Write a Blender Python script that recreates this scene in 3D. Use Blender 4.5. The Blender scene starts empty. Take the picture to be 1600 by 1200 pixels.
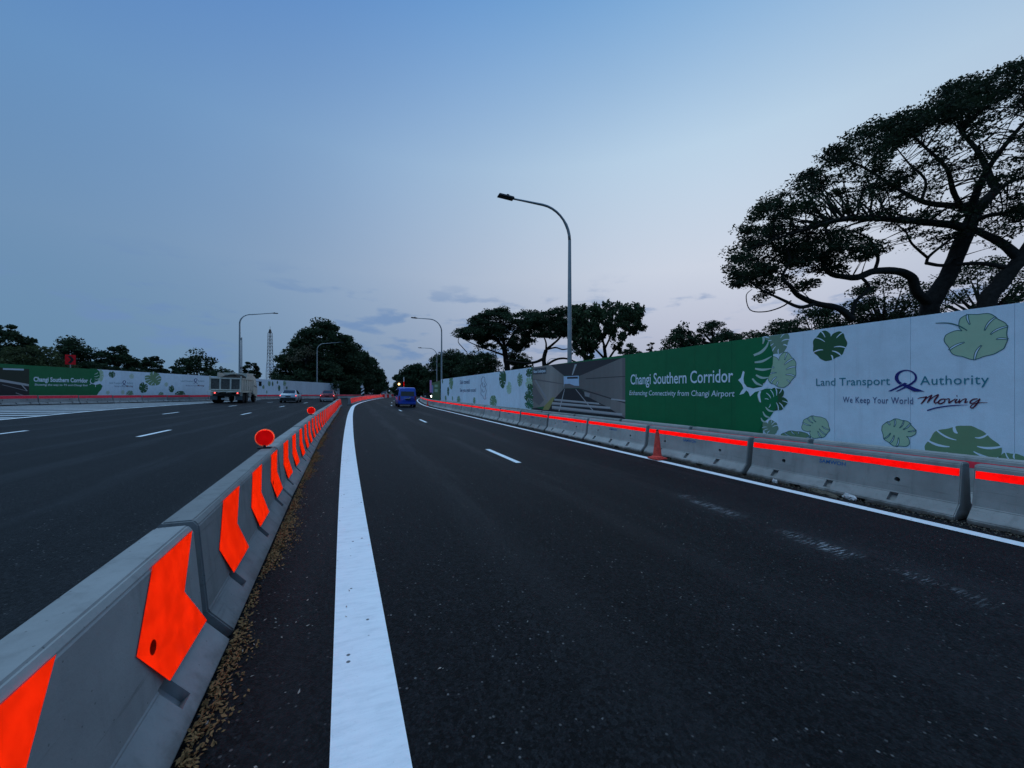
import bpy, bmesh, math, random
import numpy as np
from mathutils import Vector, Matrix, Euler
from mathutils.geometry import tessellate_polygon

random.seed(7); rng = np.random.default_rng(7)
SC = bpy.context.scene
COL = SC.collection

# ------------------------------------------------------------------ camera
F = 600.0; H = 1.63; S = 0.02            # focal length in photo pixels, eye height, crossfall of the road
cam_d = bpy.data.cameras.new('camera'); cam = bpy.data.objects.new('camera', cam_d); COL.objects.link(cam)
cam_d.sensor_width = 36.0; cam_d.lens = F / 1600 * 36.0
cam_d.shift_y = 11 / 1600
cam_d.clip_start = 0.05; cam_d.clip_end = 4000
cam.location = (0, 0, H); cam.rotation_euler = (math.radians(90), 0, 0)
SC.camera = cam

# ------------------------------------------------------------------ dusk sky
GAZ, GEL = math.radians(32), math.radians(20)
GLOW = Vector((math.sin(GAZ) * math.cos(GEL), math.cos(GAZ) * math.cos(GEL), math.sin(GEL)))      # middle of the afterglow
W = bpy.data.worlds.new("World"); SC.world = W; W.use_nodes = True
nt = W.node_tree; nt.nodes.clear()
def N(t, **k):
    n = nt.nodes.new(t)
    for a, v in k.items(): setattr(n, a, v)
    return n
def lk(a, b): nt.links.new(a, b)
def s2l(c): return tuple(((v / 255) / 12.92 if v / 255 <= 0.04045 else ((v / 255 + 0.055) / 1.055) ** 2.4) for v in c) + (1,)
def ramp(stops):
    r = N('ShaderNodeValToRGB'); e = r.color_ramp.elements
    r.color_ramp.interpolation = 'LINEAR'
    while len(e) > 1: e.remove(e[-1])
    e[0].position = stops[0][0]; e[0].color = s2l(stops[0][1])
    for p, c in stops[1:]:
        x = e.new(p); x.color = s2l(c)
    return r
def mth(op, a, b=None, c=None, clamp=False):
    m = N('ShaderNodeMath', operation=op, use_clamp=clamp)
    for i, v in enumerate((a, b, c)):
        if v is None: continue
        if isinstance(v, (int, float)): m.inputs[i].default_value = v
        else: lk(v, m.inputs[i])
    return m.outputs[0]
tc = N('ShaderNodeTexCoord'); nrm = N('ShaderNodeVectorMath', operation='NORMALIZE'); lk(tc.outputs['Generated'], nrm.inputs[0])
sep = N('ShaderNodeSeparateXYZ'); lk(nrm.outputs[0], sep.inputs[0])
elev = mth('ABSOLUTE', sep.outputs[2])
dt = N('ShaderNodeVectorMath', operation='DOT_PRODUCT'); lk(nrm.outputs[0], dt.inputs[0]); dt.inputs[1].default_value = GLOW
az = mth('POWER', mth('DIVIDE', mth('ADD', dt.outputs['Value'], 0.2), 1.2, clamp=True), 3.0)
away = ramp([(0.0, (103, 139, 171)), (0.08, (104, 141, 174)), (0.28, (108, 145, 183)), (0.50, (94, 140, 190)), (0.72, (70, 122, 192)), (1.0, (72, 122, 190))])
glow = ramp([(0.0, (180, 181, 202)), (0.08, (183, 187, 208)), (0.28, (206, 214, 229)), (0.50, (190, 214, 235)), (0.72, (132, 180, 224)), (1.0, (112, 162, 218))])
lk(elev, away.inputs[0]); lk(elev, glow.inputs[0])
mx = N('ShaderNodeMix', data_type='RGBA'); lk(az, mx.inputs[0]); lk(away.outputs[0], mx.inputs[6]); lk(glow.outputs[0], mx.inputs[7])
# thin cloud banks low over the horizon
cm = N('ShaderNodeMapping'); lk(nrm.outputs[0], cm.inputs[0]); cm.inputs['Scale'].default_value = (6, 6, 20); cm.inputs['Location'].default_value = (1.3, 0.4, 2.2)
cn = N('ShaderNodeTexNoise'); lk(cm.outputs[0], cn.inputs['Vector']); cn.inputs['Scale'].default_value = 1.0; cn.inputs['Detail'].default_value = 5; cn.inputs['Roughness'].default_value = 0.55
cr = N('ShaderNodeMapRange', interpolation_type='SMOOTHSTEP'); lk(cn.outputs[0], cr.inputs[0]); cr.inputs[1].default_value = 0.53; cr.inputs[2].default_value = 0.65
band = N('ShaderNodeMapRange', interpolation_type='SMOOTHSTEP'); lk(elev, band.inputs[0]); band.inputs[1].default_value = 0.30; band.inputs[2].default_value = 0.18
cf = mth('MULTIPLY', mth('MULTIPLY', cr.outputs[0], band.outputs[0]), 0.78)
cc = N('ShaderNodeMix', data_type='RGBA'); lk(cf, cc.inputs[0]); lk(mx.outputs[2], cc.inputs[6]); cc.inputs[7].default_value = s2l((110, 142, 186))
# broad soft veil variation
vn = N('ShaderNodeTexNoise'); lk(nrm.outputs[0], vn.inputs['Vector']); vn.inputs['Scale'].default_value = 2.2; vn.inputs['Detail'].default_value = 3
vr = N('ShaderNodeMapRange'); lk(vn.outputs[0], vr.inputs[0]); vr.inputs[1].default_value = 0.3; vr.inputs[2].default_value = 0.7; vr.inputs[3].default_value = 0.985; vr.inputs[4].default_value = 1.02
vm = N('ShaderNodeMix', data_type='RGBA', blend_type='MULTIPLY'); vm.inputs[0].default_value = 1; lk(cc.outputs[2], vm.inputs[6]); lk(vr.outputs[0], vm.inputs[7])
sky = N('ShaderNodeTexSky', sky_type='NISHITA'); sky.sun_disc = False; sky.sun_elevation = math.radians(1.0); sky.sun_rotation = math.radians(34)
bg1 = N('ShaderNodeBackground'); lk(sky.outputs[0], bg1.inputs[0]); bg1.inputs[1].default_value = 0.05
bg2 = N('ShaderNodeBackground'); lk(vm.outputs[2], bg2.inputs[0]); bg2.inputs[1].default_value = 1.0
ms = N('ShaderNodeMixShader'); ms.inputs[0].default_value = 0.97; lk(bg1.outputs[0], ms.inputs[1]); lk(bg2.outputs[0], ms.inputs[2])
out = N('ShaderNodeOutputWorld'); lk(ms.outputs[0], out.inputs[0])

# after sunset: one wide lamp added as fill for sky light, from above left
sun_d = bpy.data.lights.new('sun', 'SUN'); sun_d.energy = 1.3; sun_d.angle = math.radians(50); sun_d.color = (0.58, 0.84, 1.0)
sun = bpy.data.objects.new('sun', sun_d); COL.objects.link(sun)
sun.rotation_euler = Vector((0.30, 0.12, -0.94)).to_track_quat('-Z', 'Y').to_euler()
sun.location = (60, 90, 30)

vs = SC.view_settings; vs.view_transform = 'Standard'; vs.look = 'None'; vs.gamma = 1; vs.exposure = 0; vs.use_curve_mapping = False
SC.cycles.use_denoising = True
SC.cycles.max_bounces = 6

# ------------------------------------------------------------------ frame of the road: p across (right +), t along
VA = (552 - 800) / F; _n = math.hypot(1, VA)
U = Vector((VA / _n, 1 / _n, 0)); NN = Vector((1 / _n, -VA / _n, 0))
RZ = math.atan2(NN.y, NN.x); TILT = math.atan(S)
def PT(X, Y): return X * NN.x + Y * NN.y, X * U.x + Y * U.y
def gz(X, Y):
    p, _ = PT(X, Y); return -S * max(-45, min(45, p))
def WP(p, t, z=0.0):
    v = NN * p + U * t; v.z = -S * max(-45, min(45, p)) + z; return v
def at(px, Y, py=None):
    """a point at distance Y seen at photo column px (and row py)"""
    X = (px - 800) / F * Y
    return Vector((X, Y, gz(X, Y) if py is None else H - (py - 611) / F * Y))
def curve(tab):
    ts = [a for a, _ in tab]; ps = [b for _, b in tab]
    m = np.gradient(np.array(ps, float), np.array(ts, float))
    def f(t):
        if t <= ts[0]: return ps[0] + m[0] * (t - ts[0])
        if t >= ts[-1]: return ps[-1] + m[-1] * (t - ts[-1])
        i = int(np.searchsorted(ts, t, side='right')) - 1; i = min(i, len(ts) - 2)
        h = ts[i + 1] - ts[i]; s = (t - ts[i]) / h
        return ((2*s**3 - 3*s**2 + 1) * ps[i] + (s**3 - 2*s**2 + s) * h * m[i] + (-2*s**3 + 3*s**2) * ps[i+1] + (s**3 - s**2) * h * m[i+1])
    return f
C_LINE = curve([(-6, .22), (1.8, .07), (5.6, -.02), (12, -.125), (20, -.18), (36, -.13), (46, .08), (56, .75), (77, 3.05), (107, 7.5), (140, 14.0), (200, 30)])
C_RIGHT = curve([(-6, 7.10), (1.8, 7.13), (8, 7.2), (18, 7.34), (33, 7.62), (44, 7.86), (52, 8.5), (62, 9.65), (76, 11.5), (107, 17.0), (140, 25), (200, 43)])

# ------------------------------------------------------------------ helpers
class MB:
    def __init__(s): s.v = []; s.f = []; s.m = []
    def add(s, vs, fs, mi=0):
        b = len(s.v); s.v += [tuple(x) for x in vs]; s.f += [tuple(b + i for i in q) for q in fs]; s.m += [mi] * len(fs)
    def box(s, c, d, rz=0, mi=0, M=None, taper=None):
        x, y, z = d[0] / 2, d[1] / 2, d[2] / 2; tx, ty = taper or (1, 1)
        vs = [Vector(q) for q in ((-x,-y,-z),(x,-y,-z),(x,y,-z),(-x,y,-z),(-x*tx,-y*ty,z),(x*tx,-y*ty,z),(x*tx,y*ty,z),(-x*tx,y*ty,z))]
        R = M if M is not None else Matrix.Rotation(rz, 3, 'Z')
        s.add([R @ v + Vector(c) for v in vs], [(0,3,2,1),(4,5,6,7),(0,1,5,4),(1,2,6,5),(2,3,7,6),(3,0,4,7)], mi)
    def tube(s, pts, rad, n=8, mi=0, cap=True, lump=0.0):
        pts = [Vector(p) for p in pts]
        if not hasattr(rad, '__len__'): rad = [rad] * len(pts)
        b = len(s.v); ref = Vector((0, 0, 1)); prev = None
        for i, p in enumerate(pts):
            d = (pts[min(i + 1, len(pts) - 1)] - pts[max(i - 1, 0)]).normalized()
            if prev is None:
                a = d.cross(ref if abs(d.z) < .95 else Vector((1, 0, 0))).normalized()
            else:
                a = (prev - d * prev.dot(d)).normalized()
            prev = a; c = d.cross(a)
            for k in range(n):
                th = 2 * math.pi * k / n; s.v.append(tuple(p + (a * math.cos(th) + c * math.sin(th)) * (rad[i] * (1 + lump * (random.random() - .5) + lump * .7 * math.sin(3 * th + i * .35)))))
        for i in range(len(pts) - 1):
            for k in range(n):
                s.f.append((b + i*n + k, b + i*n + (k+1) % n, b + (i+1)*n + (k+1) % n, b + (i+1)*n + k)); s.m.append(mi)
        if cap:
            s.f.append(tuple(b + k for k in reversed(range(n)))); s.m.append(mi)
            e = b + (len(pts) - 1) * n; s.f.append(tuple(e + k for k in range(n))); s.m.append(mi)
    def poly(s, pts, mi=0, holes=()):
        """flat polygon (list of 3D points), tessellated, facing as given"""
        loops = [[Vector(p) for p in pts]] + [[Vector(p) for p in h] for h in holes]
        allp = [p for l in loops for p in l]
        tris = tessellate_polygon(loops)
        s.add(allp, tris, mi)
    def lathe(s, prof, n=16, mi=0, c=(0, 0, 0), axis='Z'):
        b = len(s.v)
        for r, z in prof:
            for k in range(n):
                th = 2 * math.pi * k / n; x, y = r * math.cos(th), r * math.sin(th)
                q = (x, y, z) if axis == 'Z' else ((x, z, y) if axis == 'Y' else (z, x, y))
                s.v.append((q[0] + c[0], q[1] + c[1], q[2] + c[2]))
        for i in range(len(prof) - 1):
            for k in range(n):
                s.f.append((b + i*n + k, b + i*n + (k+1) % n, b + (i+1)*n + (k+1) % n, b + (i+1)*n + k)); s.m.append(mi)
        s.f.append(tuple(b + k for k in reversed(range(n)))); s.m.append(mi)
        e = b + (len(prof) - 1) * n; s.f.append(tuple(e + k for k in range(n))); s.m.append(mi)
    def mesh(s, name, mats, smooth=False, recalc=True, bevel=0):
        me = bpy.data.meshes.new(name); me.from_pydata(s.v, [], s.f)
        for m in (mats if isinstance(mats, (list, tuple)) else [mats]): me.materials.append(m)
        if len(me.polygons): me.polygons.foreach_set('material_index', s.m)
        if recalc:
            bm = bmesh.new(); bm.from_mesh(me)
            if bevel:
                bmesh.ops.remove_doubles(bm, verts=bm.verts, dist=1e-5)
                es = [e for e in bm.edges if len(e.link_faces) == 2 and e.calc_face_angle(0) > 0.5]
                bmesh.ops.bevel(bm, geom=es, offset=bevel, segments=2, affect='EDGES', clamp_overlap=True)
            bmesh.ops.recalc_face_normals(bm, faces=bm.faces); bm.to_mesh(me); bm.free()
        if smooth: me.polygons.foreach_set('use_smooth', [True] * len(me.polygons))
        me.update(); return me
    def obj(s, name, mats, parent=None, smooth=False, recalc=True, bevel=0):
        return link(name, s.mesh(name, mats, smooth, recalc, bevel), parent)
def link(name, me, parent=None):
    o = bpy.data.objects.new(name, me); COL.objects.link(o)
    if parent: o.parent = parent
    return o
def tag(o, label=None, cat=None, group=None, kind=None):
    if label: o['label'] = label
    if cat: o['category'] = cat
    if group: o['group'] = group
    if kind: o['kind'] = kind
    return o
def thing(name, label, cat, M=None, group=None):
    o = bpy.data.objects.new(name, None); COL.objects.link(o); tag(o, label, cat, group)
    if M is not None: o.matrix_world = M
    o.empty_display_size = .3
    return o
def copy_tree(o, M, label, parent=None):
    c = o.copy(); COL.objects.link(c)
    if parent is None:
        c.matrix_world = M; c['label'] = label
    else: c.parent = parent
    for ch in list(o.children): copy_tree(ch, None, None, c)
    return c
ORD = ['first','second','third','fourth','fifth','sixth','seventh','eighth','ninth','tenth','eleventh','twelfth','thirteenth','fourteenth','fifteenth','sixteenth','seventeenth','eighteenth','nineteenth','twentieth','twenty-first','twenty-second','twenty-third','twenty-fourth','twenty-fifth','twenty-sixth','twenty-seventh','twenty-eighth','twenty-ninth','thirtieth','thirty-first','thirty-second','thirty-third','thirty-fourth','thirty-fifth']
def frameM(p, t, ang=0.0, z=0.0, tilt=True):
    """placed on the road plane at (p,t); ang turns local x away from the across axis (90 deg = along +t)"""
    return Matrix.Translation(WP(p, t, z)) @ Matrix.Rotation(RZ, 4, 'Z') @ (Matrix.Rotation(TILT, 4, 'Y') if tilt else Matrix.Identity(4)) @ Matrix.Rotation(ang, 4, 'Z')

# ------------------------------------------------------------------ materials
MATS = {}
def mat(name, col, rough=.6, spec=.3, metal=0, var=0.0, vscale=8, bump=0, bscale=60, emit=None, coat=0, alpha=None):
    m = bpy.data.materials.new(name); m.use_nodes = True; t = m.node_tree; b = t.nodes['Principled BSDF']
    b.inputs['Base Color'].default_value = (*col, 1); b.inputs['Roughness'].default_value = rough
    b.inputs['Specular IOR Level'].default_value = spec; b.inputs['Metallic'].default_value = metal
    if coat: b.inputs['Coat Weight'].default_value = coat; b.inputs['Coat Roughness'].default_value = .08
    if emit: b.inputs['Emission Color'].default_value = (*emit[:3], 1); b.inputs['Emission Strength'].default_value = emit[3]
    if var or bump:
        ob = t.nodes.new('ShaderNodeNewGeometry')
    if var:
        n = t.nodes.new('ShaderNodeTexNoise'); n.inputs['Scale'].default_value = vscale; n.inputs['Detail'].default_value = 6; n.inputs['Roughness'].default_value = .65
        t.links.new(ob.outputs['Position'], n.inputs['Vector'])
        r = t.nodes.new('ShaderNodeMapRange'); r.inputs[1].default_value = .25; r.inputs[2].default_value = .75; r.inputs[3].default_value = 1 - var; r.inputs[4].default_value = 1 + var
        t.links.new(n.outputs[0], r.inputs[0])
        x = t.nodes.new('ShaderNodeMix'); x.data_type = 'RGBA'; x.blend_type = 'MULTIPLY'; x.inputs[0].default_value = 1
        x.inputs[6].default_value = (*col, 1); t.links.new(r.outputs[0], x.inputs[7]); t.links.new(x.outputs[2], b.inputs['Base Color'])
    if bump:
        n2 = t.nodes.new('ShaderNodeTexNoise'); n2.inputs['Scale'].default_value = bscale; n2.inputs['Detail'].default_value = 4
        t.links.new(ob.outputs['Position'], n2.inputs['Vector'])
        bp = t.nodes.new('ShaderNodeBump'); bp.inputs['Strength'].default_value = bump; bp.inputs['Distance'].default_value = .01
        t.links.new(n2.outputs[0], bp.inputs['Height']); t.links.new(bp.outputs[0], b.inputs['Normal'])
    MATS[name] = m; return m

def nodes_of(m): return m.node_tree, m.node_tree.nodes['Principled BSDF']
class NB:
    """little node builder"""
    def __init__(s, t): s.t = t
    def n(s, ty, **k):
        x = s.t.nodes.new(ty)
        for a, v in k.items(): setattr(x, a, v)
        return x
    def l(s, a, b): s.t.links.new(a, b)
    def noise(s, vec, sc, det=4, ro=.6, map=None):
        x = s.n('ShaderNodeTexNoise'); x.inputs['Scale'].default_value = sc; x.inputs['Detail'].default_value = det; x.inputs['Roughness'].default_value = ro
        if map:
            m = s.n('ShaderNodeMapping'); m.inputs['Scale'].default_value = map; s.l(vec, m.inputs[0]); vec = m.outputs[0]
        s.l(vec, x.inputs['Vector']); return x.outputs[0]
    def rng(s, v, a, b, c=0, d=1, smooth=True):
        x = s.n('ShaderNodeMapRange', interpolation_type='SMOOTHSTEP' if smooth else 'LINEAR'); s.l(v, x.inputs[0])
        for i, q in enumerate((a, b, c, d)): x.inputs[i + 1].default_value = q
        return x.outputs[0]
    def m(s, op, a, b=None, clamp=False):
        x = s.n('ShaderNodeMath', operation=op, use_clamp=clamp)
        for i, v in enumerate((a, b)):
            if v is None: continue
            if isinstance(v, (int, float)): x.inputs[i].default_value = v
            else: s.l(v, x.inputs[i])
        return x.outputs[0]
    def mix(s, f, a, b, bt='MIX'):
        x = s.n('ShaderNodeMix', data_type='RGBA', blend_type=bt)
        for i, v in ((0, f), (6, a), (7, b)):
            if isinstance(v, (int, float)): x.inputs[i].default_value = v
            elif isinstance(v, tuple): x.inputs[i].default_value = (*v, 1) if len(v) == 3 else v
            else: s.l(v, x.inputs[i])
        return x.outputs[2]
    def bump(s, h, st, d):
        x = s.n('ShaderNodeBump'); x.inputs['Strength'].default_value = st; x.inputs['Distance'].default_value = d; s.l(h, x.inputs['Height']); return x.outputs[0]

def asphalt_mat():
    m = mat('asphalt', (.02, .02, .021), .62, .13); t, b = nodes_of(m); q = NB(t)
    co = q.n('ShaderNodeTexCoord').outputs['Object']
    big = q.noise(co, .35, 5, .6); lanes = q.noise(co, 1.0, 4, .6, (1.1, .05, 1))
    fine = q.noise(co, 90, 3, .7); vor = q.n('ShaderNodeTexVoronoi'); vor.inputs['Scale'].default_value = 75; q.l(co, vor.inputs['Vector'])
    agg = q.n('ShaderNodeTexVoronoi'); agg.inputs['Scale'].default_value = 55; q.l(co, agg.inputs['Vector'])
    base = q.mix(q.rng(big, .3, .7), (.0020, .0022, .0028), (.0044, .0047, .0056))
    base = q.mix(q.m('MULTIPLY', q.rng(lanes, .42, .68), .5), base, (.013, .0133, .0142))
    base = q.mix(q.m('MULTIPLY', q.rng(fine, .35, .8), .7), base, (.017, .0172, .018))
    sp = q.n('ShaderNodeSeparateColor'); q.l(agg.outputs['Color'], sp.inputs[0])
    base = q.mix(q.m('MULTIPLY', q.rng(sp.outputs[0], .955, .995), q.m('MULTIPLY', q.rng(agg.outputs['Distance'], .55, .2), .6)), base, (.16, .15, .14))
    base = q.mix(1.0, base, q.rng(sp.outputs[1], .1, .95, .35, 1.9, False), 'MULTIPLY')
    # pale scrape marks left where something was dragged in the right lane
    sx = q.n('ShaderNodeSeparateXYZ'); q.l(co, sx.inputs[0])
    wob = q.m('MULTIPLY', q.noise(co, .25, 2, .5), .5)
    track = q.rng(q.m('COSINE', q.m('MULTIPLY', q.m('ADD', sx.outputs[0], wob), 3.55)), .15, 1.0)
    track = q.m('MULTIPLY', track, q.rng(q.noise(co, 1.0, 5, .65, (2.2, .22, 1)), .35, .65))
    base = q.mix(q.m('MULTIPLY', track, .40), base, (.0105, .0111, .0128))
    q.l(q.rng(track, 0, 1, .66, .58, False), b.inputs['Roughness'])
    dp = q.m('ABSOLUTE', q.m('SUBTRACT', sx.outputs[0], q.m('ADD', 4.62, q.m('MULTIPLY', sx.outputs[1], .085))))
    band = q.rng(dp, .20, .03); rangeT = q.m('MAXIMUM', q.m('MULTIPLY', q.m('MULTIPLY', q.rng(sx.outputs[1], 3.5, 4.0), q.rng(sx.outputs[1], 5.0, 4.6)), .7), q.m('MULTIPLY', q.rng(sx.outputs[1], 1.3, 1.7), q.rng(sx.outputs[1], 3.3, 2.6)))
    patch = q.rng(q.noise(co, 1.0, 3, .5, (1.2, 1.7, 1)), .40, .55)
    streak = q.rng(q.noise(co, 1.0, 5, .7, (5, 44, 1)), .52, .59)
    sc = q.m('MULTIPLY', q.m('MULTIPLY', band, rangeT), q.m('MULTIPLY', patch, streak))
    dusty = q.m('MULTIPLY', q.m('MULTIPLY', q.rng(dp, .5, .05), rangeT), q.m('MULTIPLY', patch, .02))
    base = q.mix(q.m('ADD', q.m('MULTIPLY', sc, .60), dusty, True), base, (.50, .51, .52))
    q.l(base, b.inputs['Base Color'])
    h = q.m('ADD', q.m('MULTIPLY', vor.outputs['Distance'], .8), q.m('MULTIPLY', fine, .7))
    q.l(q.bump(h, .8, .008), b.inputs['Normal'])
    return m
def paint_mat():
    m = mat('road_paint', (.8, .8, .8), .6, .3); t, b = nodes_of(m); q = NB(t)
    co = q.n('ShaderNodeTexCoord').outputs['Object']
    rip = q.noise(co, 1.0, 6, .75, (3.5, 22, 1)); n = q.noise(co, 60, 4, .7); big = q.noise(co, 1.6, 4, .6)
    c = q.mix(q.rng(rip, .35, .75), (.86, .89, .90), (.76, .79, .81)); warp = q.noise(co, 6, 4, .65, (1, 2.6, 1)); c = q.mix(q.m('MULTIPLY', q.rng(warp, .45, .75), .45), c, (.60, .64, .66))
    c = q.mix(q.m('MULTIPLY', q.rng(n, .58, .8), .35), c, (.40, .40, .39))
    c = q.mix(q.m('MULTIPLY', q.rng(big, .55, .8), .35), c, (.55, .56, .55))
    v = q.n('ShaderNodeTexVoronoi'); v.inputs['Scale'].default_value = 9; q.l(co, v.inputs['Vector'])
    sp = q.n('ShaderNodeSeparateColor'); q.l(v.outputs['Color'], sp.inputs[0])
    dot = q.m('MULTIPLY', q.rng(v.outputs['Distance'], .14, .10), q.rng(sp.outputs[0], .62, .63))
    c = q.mix(q.m('MULTIPLY', dot, .9), c, (.05, .05, .05))
    q.l(c, b.inputs['Base Color']); q.l(q.bump(q.m('ADD', rip, q.m('MULTIPLY', n, .3)), .5, .006), b.inputs['Normal'])
    return m
def concrete_mat(name, base_c, dirt=.6):
    m = mat(name, base_c, .85, .2); t, b = nodes_of(m); q = NB(t)
    tcn = q.n('ShaderNodeTexCoord'); co = tcn.outputs['Object']; g = q.n('ShaderNodeNewGeometry').outputs['Position']
    oi = q.n('ShaderNodeObjectInfo').outputs['Random']
    big = q.noise(g, 1.7, 6, .65); fine = q.noise(g, 55, 4, .7); streak = q.noise(g, 1.0, 4, .6, (9, 9, .9))
    c = q.mix(q.rng(big, .3, .72), tuple(v * .86 for v in base_c), tuple(v * 1.13 for v in base_c))
    c = q.mix(q.m('MULTIPLY', q.rng(streak, .50, .75), .45), c, tuple(v * .55 for v in base_c))
    c = q.mix(q.m('MULTIPLY', q.rng(fine, .5, .85), .28), c, tuple(v * .62 for v in base_c))
    c = q.mix(1.0, c, q.rng(oi, 0, 1, .78, 1.12, False), 'MULTIPLY')
    # air-bubble pocks
    v = q.n('ShaderNodeTexVoronoi'); v.inputs['Scale'].default_value = 34; q.l(g, v.inputs['Vector'])
    sp = q.n('ShaderNodeSeparateColor'); q.l(v.outputs['Color'], sp.inputs[0])
    pock = q.m('MULTIPLY', q.rng(v.outputs['Distance'], .16, .10), q.rng(sp.outputs[0], .80, .82))
    c = q.mix(q.m('MULTIPLY', pock, .55), c, (.06, .06, .06))
    rub = q.noise(co, 1.0, 5, .7, (.9, 3, 17)); c = q.mix(q.m('MULTIPLY', q.rng(rub, .60, .72), .55), c, tuple(v * .40 for v in base_c))
    pat = q.noise(g, .8, 3, .5, (1, 1, 2.2)); c = q.mix(q.m('MULTIPLY', q.rng(pat, .52, .62), .22), c, tuple(v * 1.35 for v in base_c))
    # splashed mud on the lowest few centimetres
    z = q.n('ShaderNodeSeparateXYZ'); q.l(co, z.inputs[0])
    edge = q.m('ADD', z.outputs[2], q.m('MULTIPLY', q.m('SUBTRACT', q.noise(g, 5, 5, .7), .5), .16))
    c = q.mix(q.m('MULTIPLY', q.rng(edge, .11, .02), dirt), c, (.07, .06, .05))
    q.l(c, b.inputs['Base Color']); q.l(q.bump(q.m('SUBTRACT', fine, pock), .35, .006), b.inputs['Normal'])
    return m
def unclamped_mat(name, col):
    """fluorescent reflective sheeting: plain diffuse, its glow painted in as red beyond full reflectance"""
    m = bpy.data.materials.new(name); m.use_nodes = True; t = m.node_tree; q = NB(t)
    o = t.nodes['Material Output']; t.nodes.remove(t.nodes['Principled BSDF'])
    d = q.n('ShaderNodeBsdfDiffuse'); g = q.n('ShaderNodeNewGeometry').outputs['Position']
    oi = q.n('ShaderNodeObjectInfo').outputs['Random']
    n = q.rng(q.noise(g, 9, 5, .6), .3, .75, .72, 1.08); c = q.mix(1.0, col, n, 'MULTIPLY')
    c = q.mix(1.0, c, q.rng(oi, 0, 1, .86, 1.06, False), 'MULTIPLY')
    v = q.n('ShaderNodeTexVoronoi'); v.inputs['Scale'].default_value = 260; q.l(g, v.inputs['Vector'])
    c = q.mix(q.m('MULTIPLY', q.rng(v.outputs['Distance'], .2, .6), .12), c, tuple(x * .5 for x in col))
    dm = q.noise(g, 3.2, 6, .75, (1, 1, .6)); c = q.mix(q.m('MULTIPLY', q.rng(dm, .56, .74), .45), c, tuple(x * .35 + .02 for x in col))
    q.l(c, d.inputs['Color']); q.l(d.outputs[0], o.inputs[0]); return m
def leaf_mat(name, col, tr=.25):
    m = mat(name, col, .75, .12); t, b = nodes_of(m); q = NB(t)
    g = q.n('ShaderNodeNewGeometry').outputs['Position']
    n = q.noise(g, .9, 3, .6); n2 = q.noise(g, 7, 2, .6)
    c = q.mix(q.rng(n, .32, .68), tuple(v * .65 for v in col), (col[0] * 1.45, col[1] * 1.4, col[2] * 1.2))
    c = q.mix(q.m('MULTIPLY', q.rng(n2, .55, .75), .5), c, (col[0] * 1.9, col[1] * 1.6, col[2] * 1.2))
    q.l(c, b.inputs['Base Color'])
    tl = q.n('ShaderNodeBsdfTranslucent'); q.l(c, tl.inputs[0]); mxs = q.n('ShaderNodeMixShader'); mxs.inputs[0].default_value = tr
    q.l(b.outputs[0], mxs.inputs[1]); q.l(tl.outputs[0], mxs.inputs[2]); q.l(mxs.outputs[0], t.nodes['Material Output'].inputs[0])
    return m
def board_mat(name, col, rib=0.0):
    m = mat(name, col, .55, .3); t, b = nodes_of(m); q = NB(t)
    g = q.n('ShaderNodeNewGeometry').outputs['Position']; oi = q.n('ShaderNodeObjectInfo').outputs['Random']
    n = q.noise(g, 3.0, 5, .65); f = q.noise(g, 130, 2, .6); st = q.noise(g, 1.0, 4, .6, (6, 6, .35))
    c = q.mix(1.0, col, q.rng(n, .3, .7, .94, 1.04), 'MULTIPLY')
    c = q.mix(1.0, c, q.rng(f, .3, .75, .90, 1.05), 'MULTIPLY')
    c = q.mix(q.m('MULTIPLY', q.rng(st, .52, .8), .32), c, tuple(v * .6 for v in col))
    c = q.mix(1.0, c, q.rng(oi, 0, 1, .95, 1.03, False), 'MULTIPLY')
    q.l(c, b.inputs['Base Color']); q.l(q.bump(f, .12, .003), b.inputs['Normal'])
    return m
asphalt = asphalt_mat(); paint = paint_mat()
conc = concrete_mat('barrier_concrete', (.27, .275, .27)); conc_r = concrete_mat('weathered_concrete', (.30, .30, .29), .85)
orange = unclamped_mat('boosted_fluorescent_orange', (7.0, .10, .008)); redtape = unclamped_mat('boosted_fluorescent_red', (6.0, .012, .008)); redtape_old = unclamped_mat('faded_red_tape', (1.15, .07, .11)); orange_dent = unclamped_mat('orange_dent', (.95, .03, .01))  # glow painted into the orange and bright red, beyond what sheeting returns
disc_red = unclamped_mat('reflector_red', (4.4, .012, .012)); disc_ring = unclamped_mat('reflector_ring', (4.2, .5, .16))  # disc and ring reds raised as well to paint in a glow
rubber = mat('rubber', (.012, .012, .013), .85, .2); steel = mat('galvanised_steel', (.30, .32, .33), .45, .4, .55, .12, 3)
dark = mat('dark_metal', (.02, .02, .022), .5, .4); black = mat('black_plastic', (.01, .01, .011), .5, .3)
bark = mat('bark', (.026, .023, .021), .95, .1, 0, .5, 5, 1.0, 14)
white_b = board_mat('white_sheet', (.66, .78, .88)); green_b = board_mat('green_sheet', (.006, .15, .055)); grey_b = board_mat('pale_grey_sheet', (.52, .60, .66))

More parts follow.
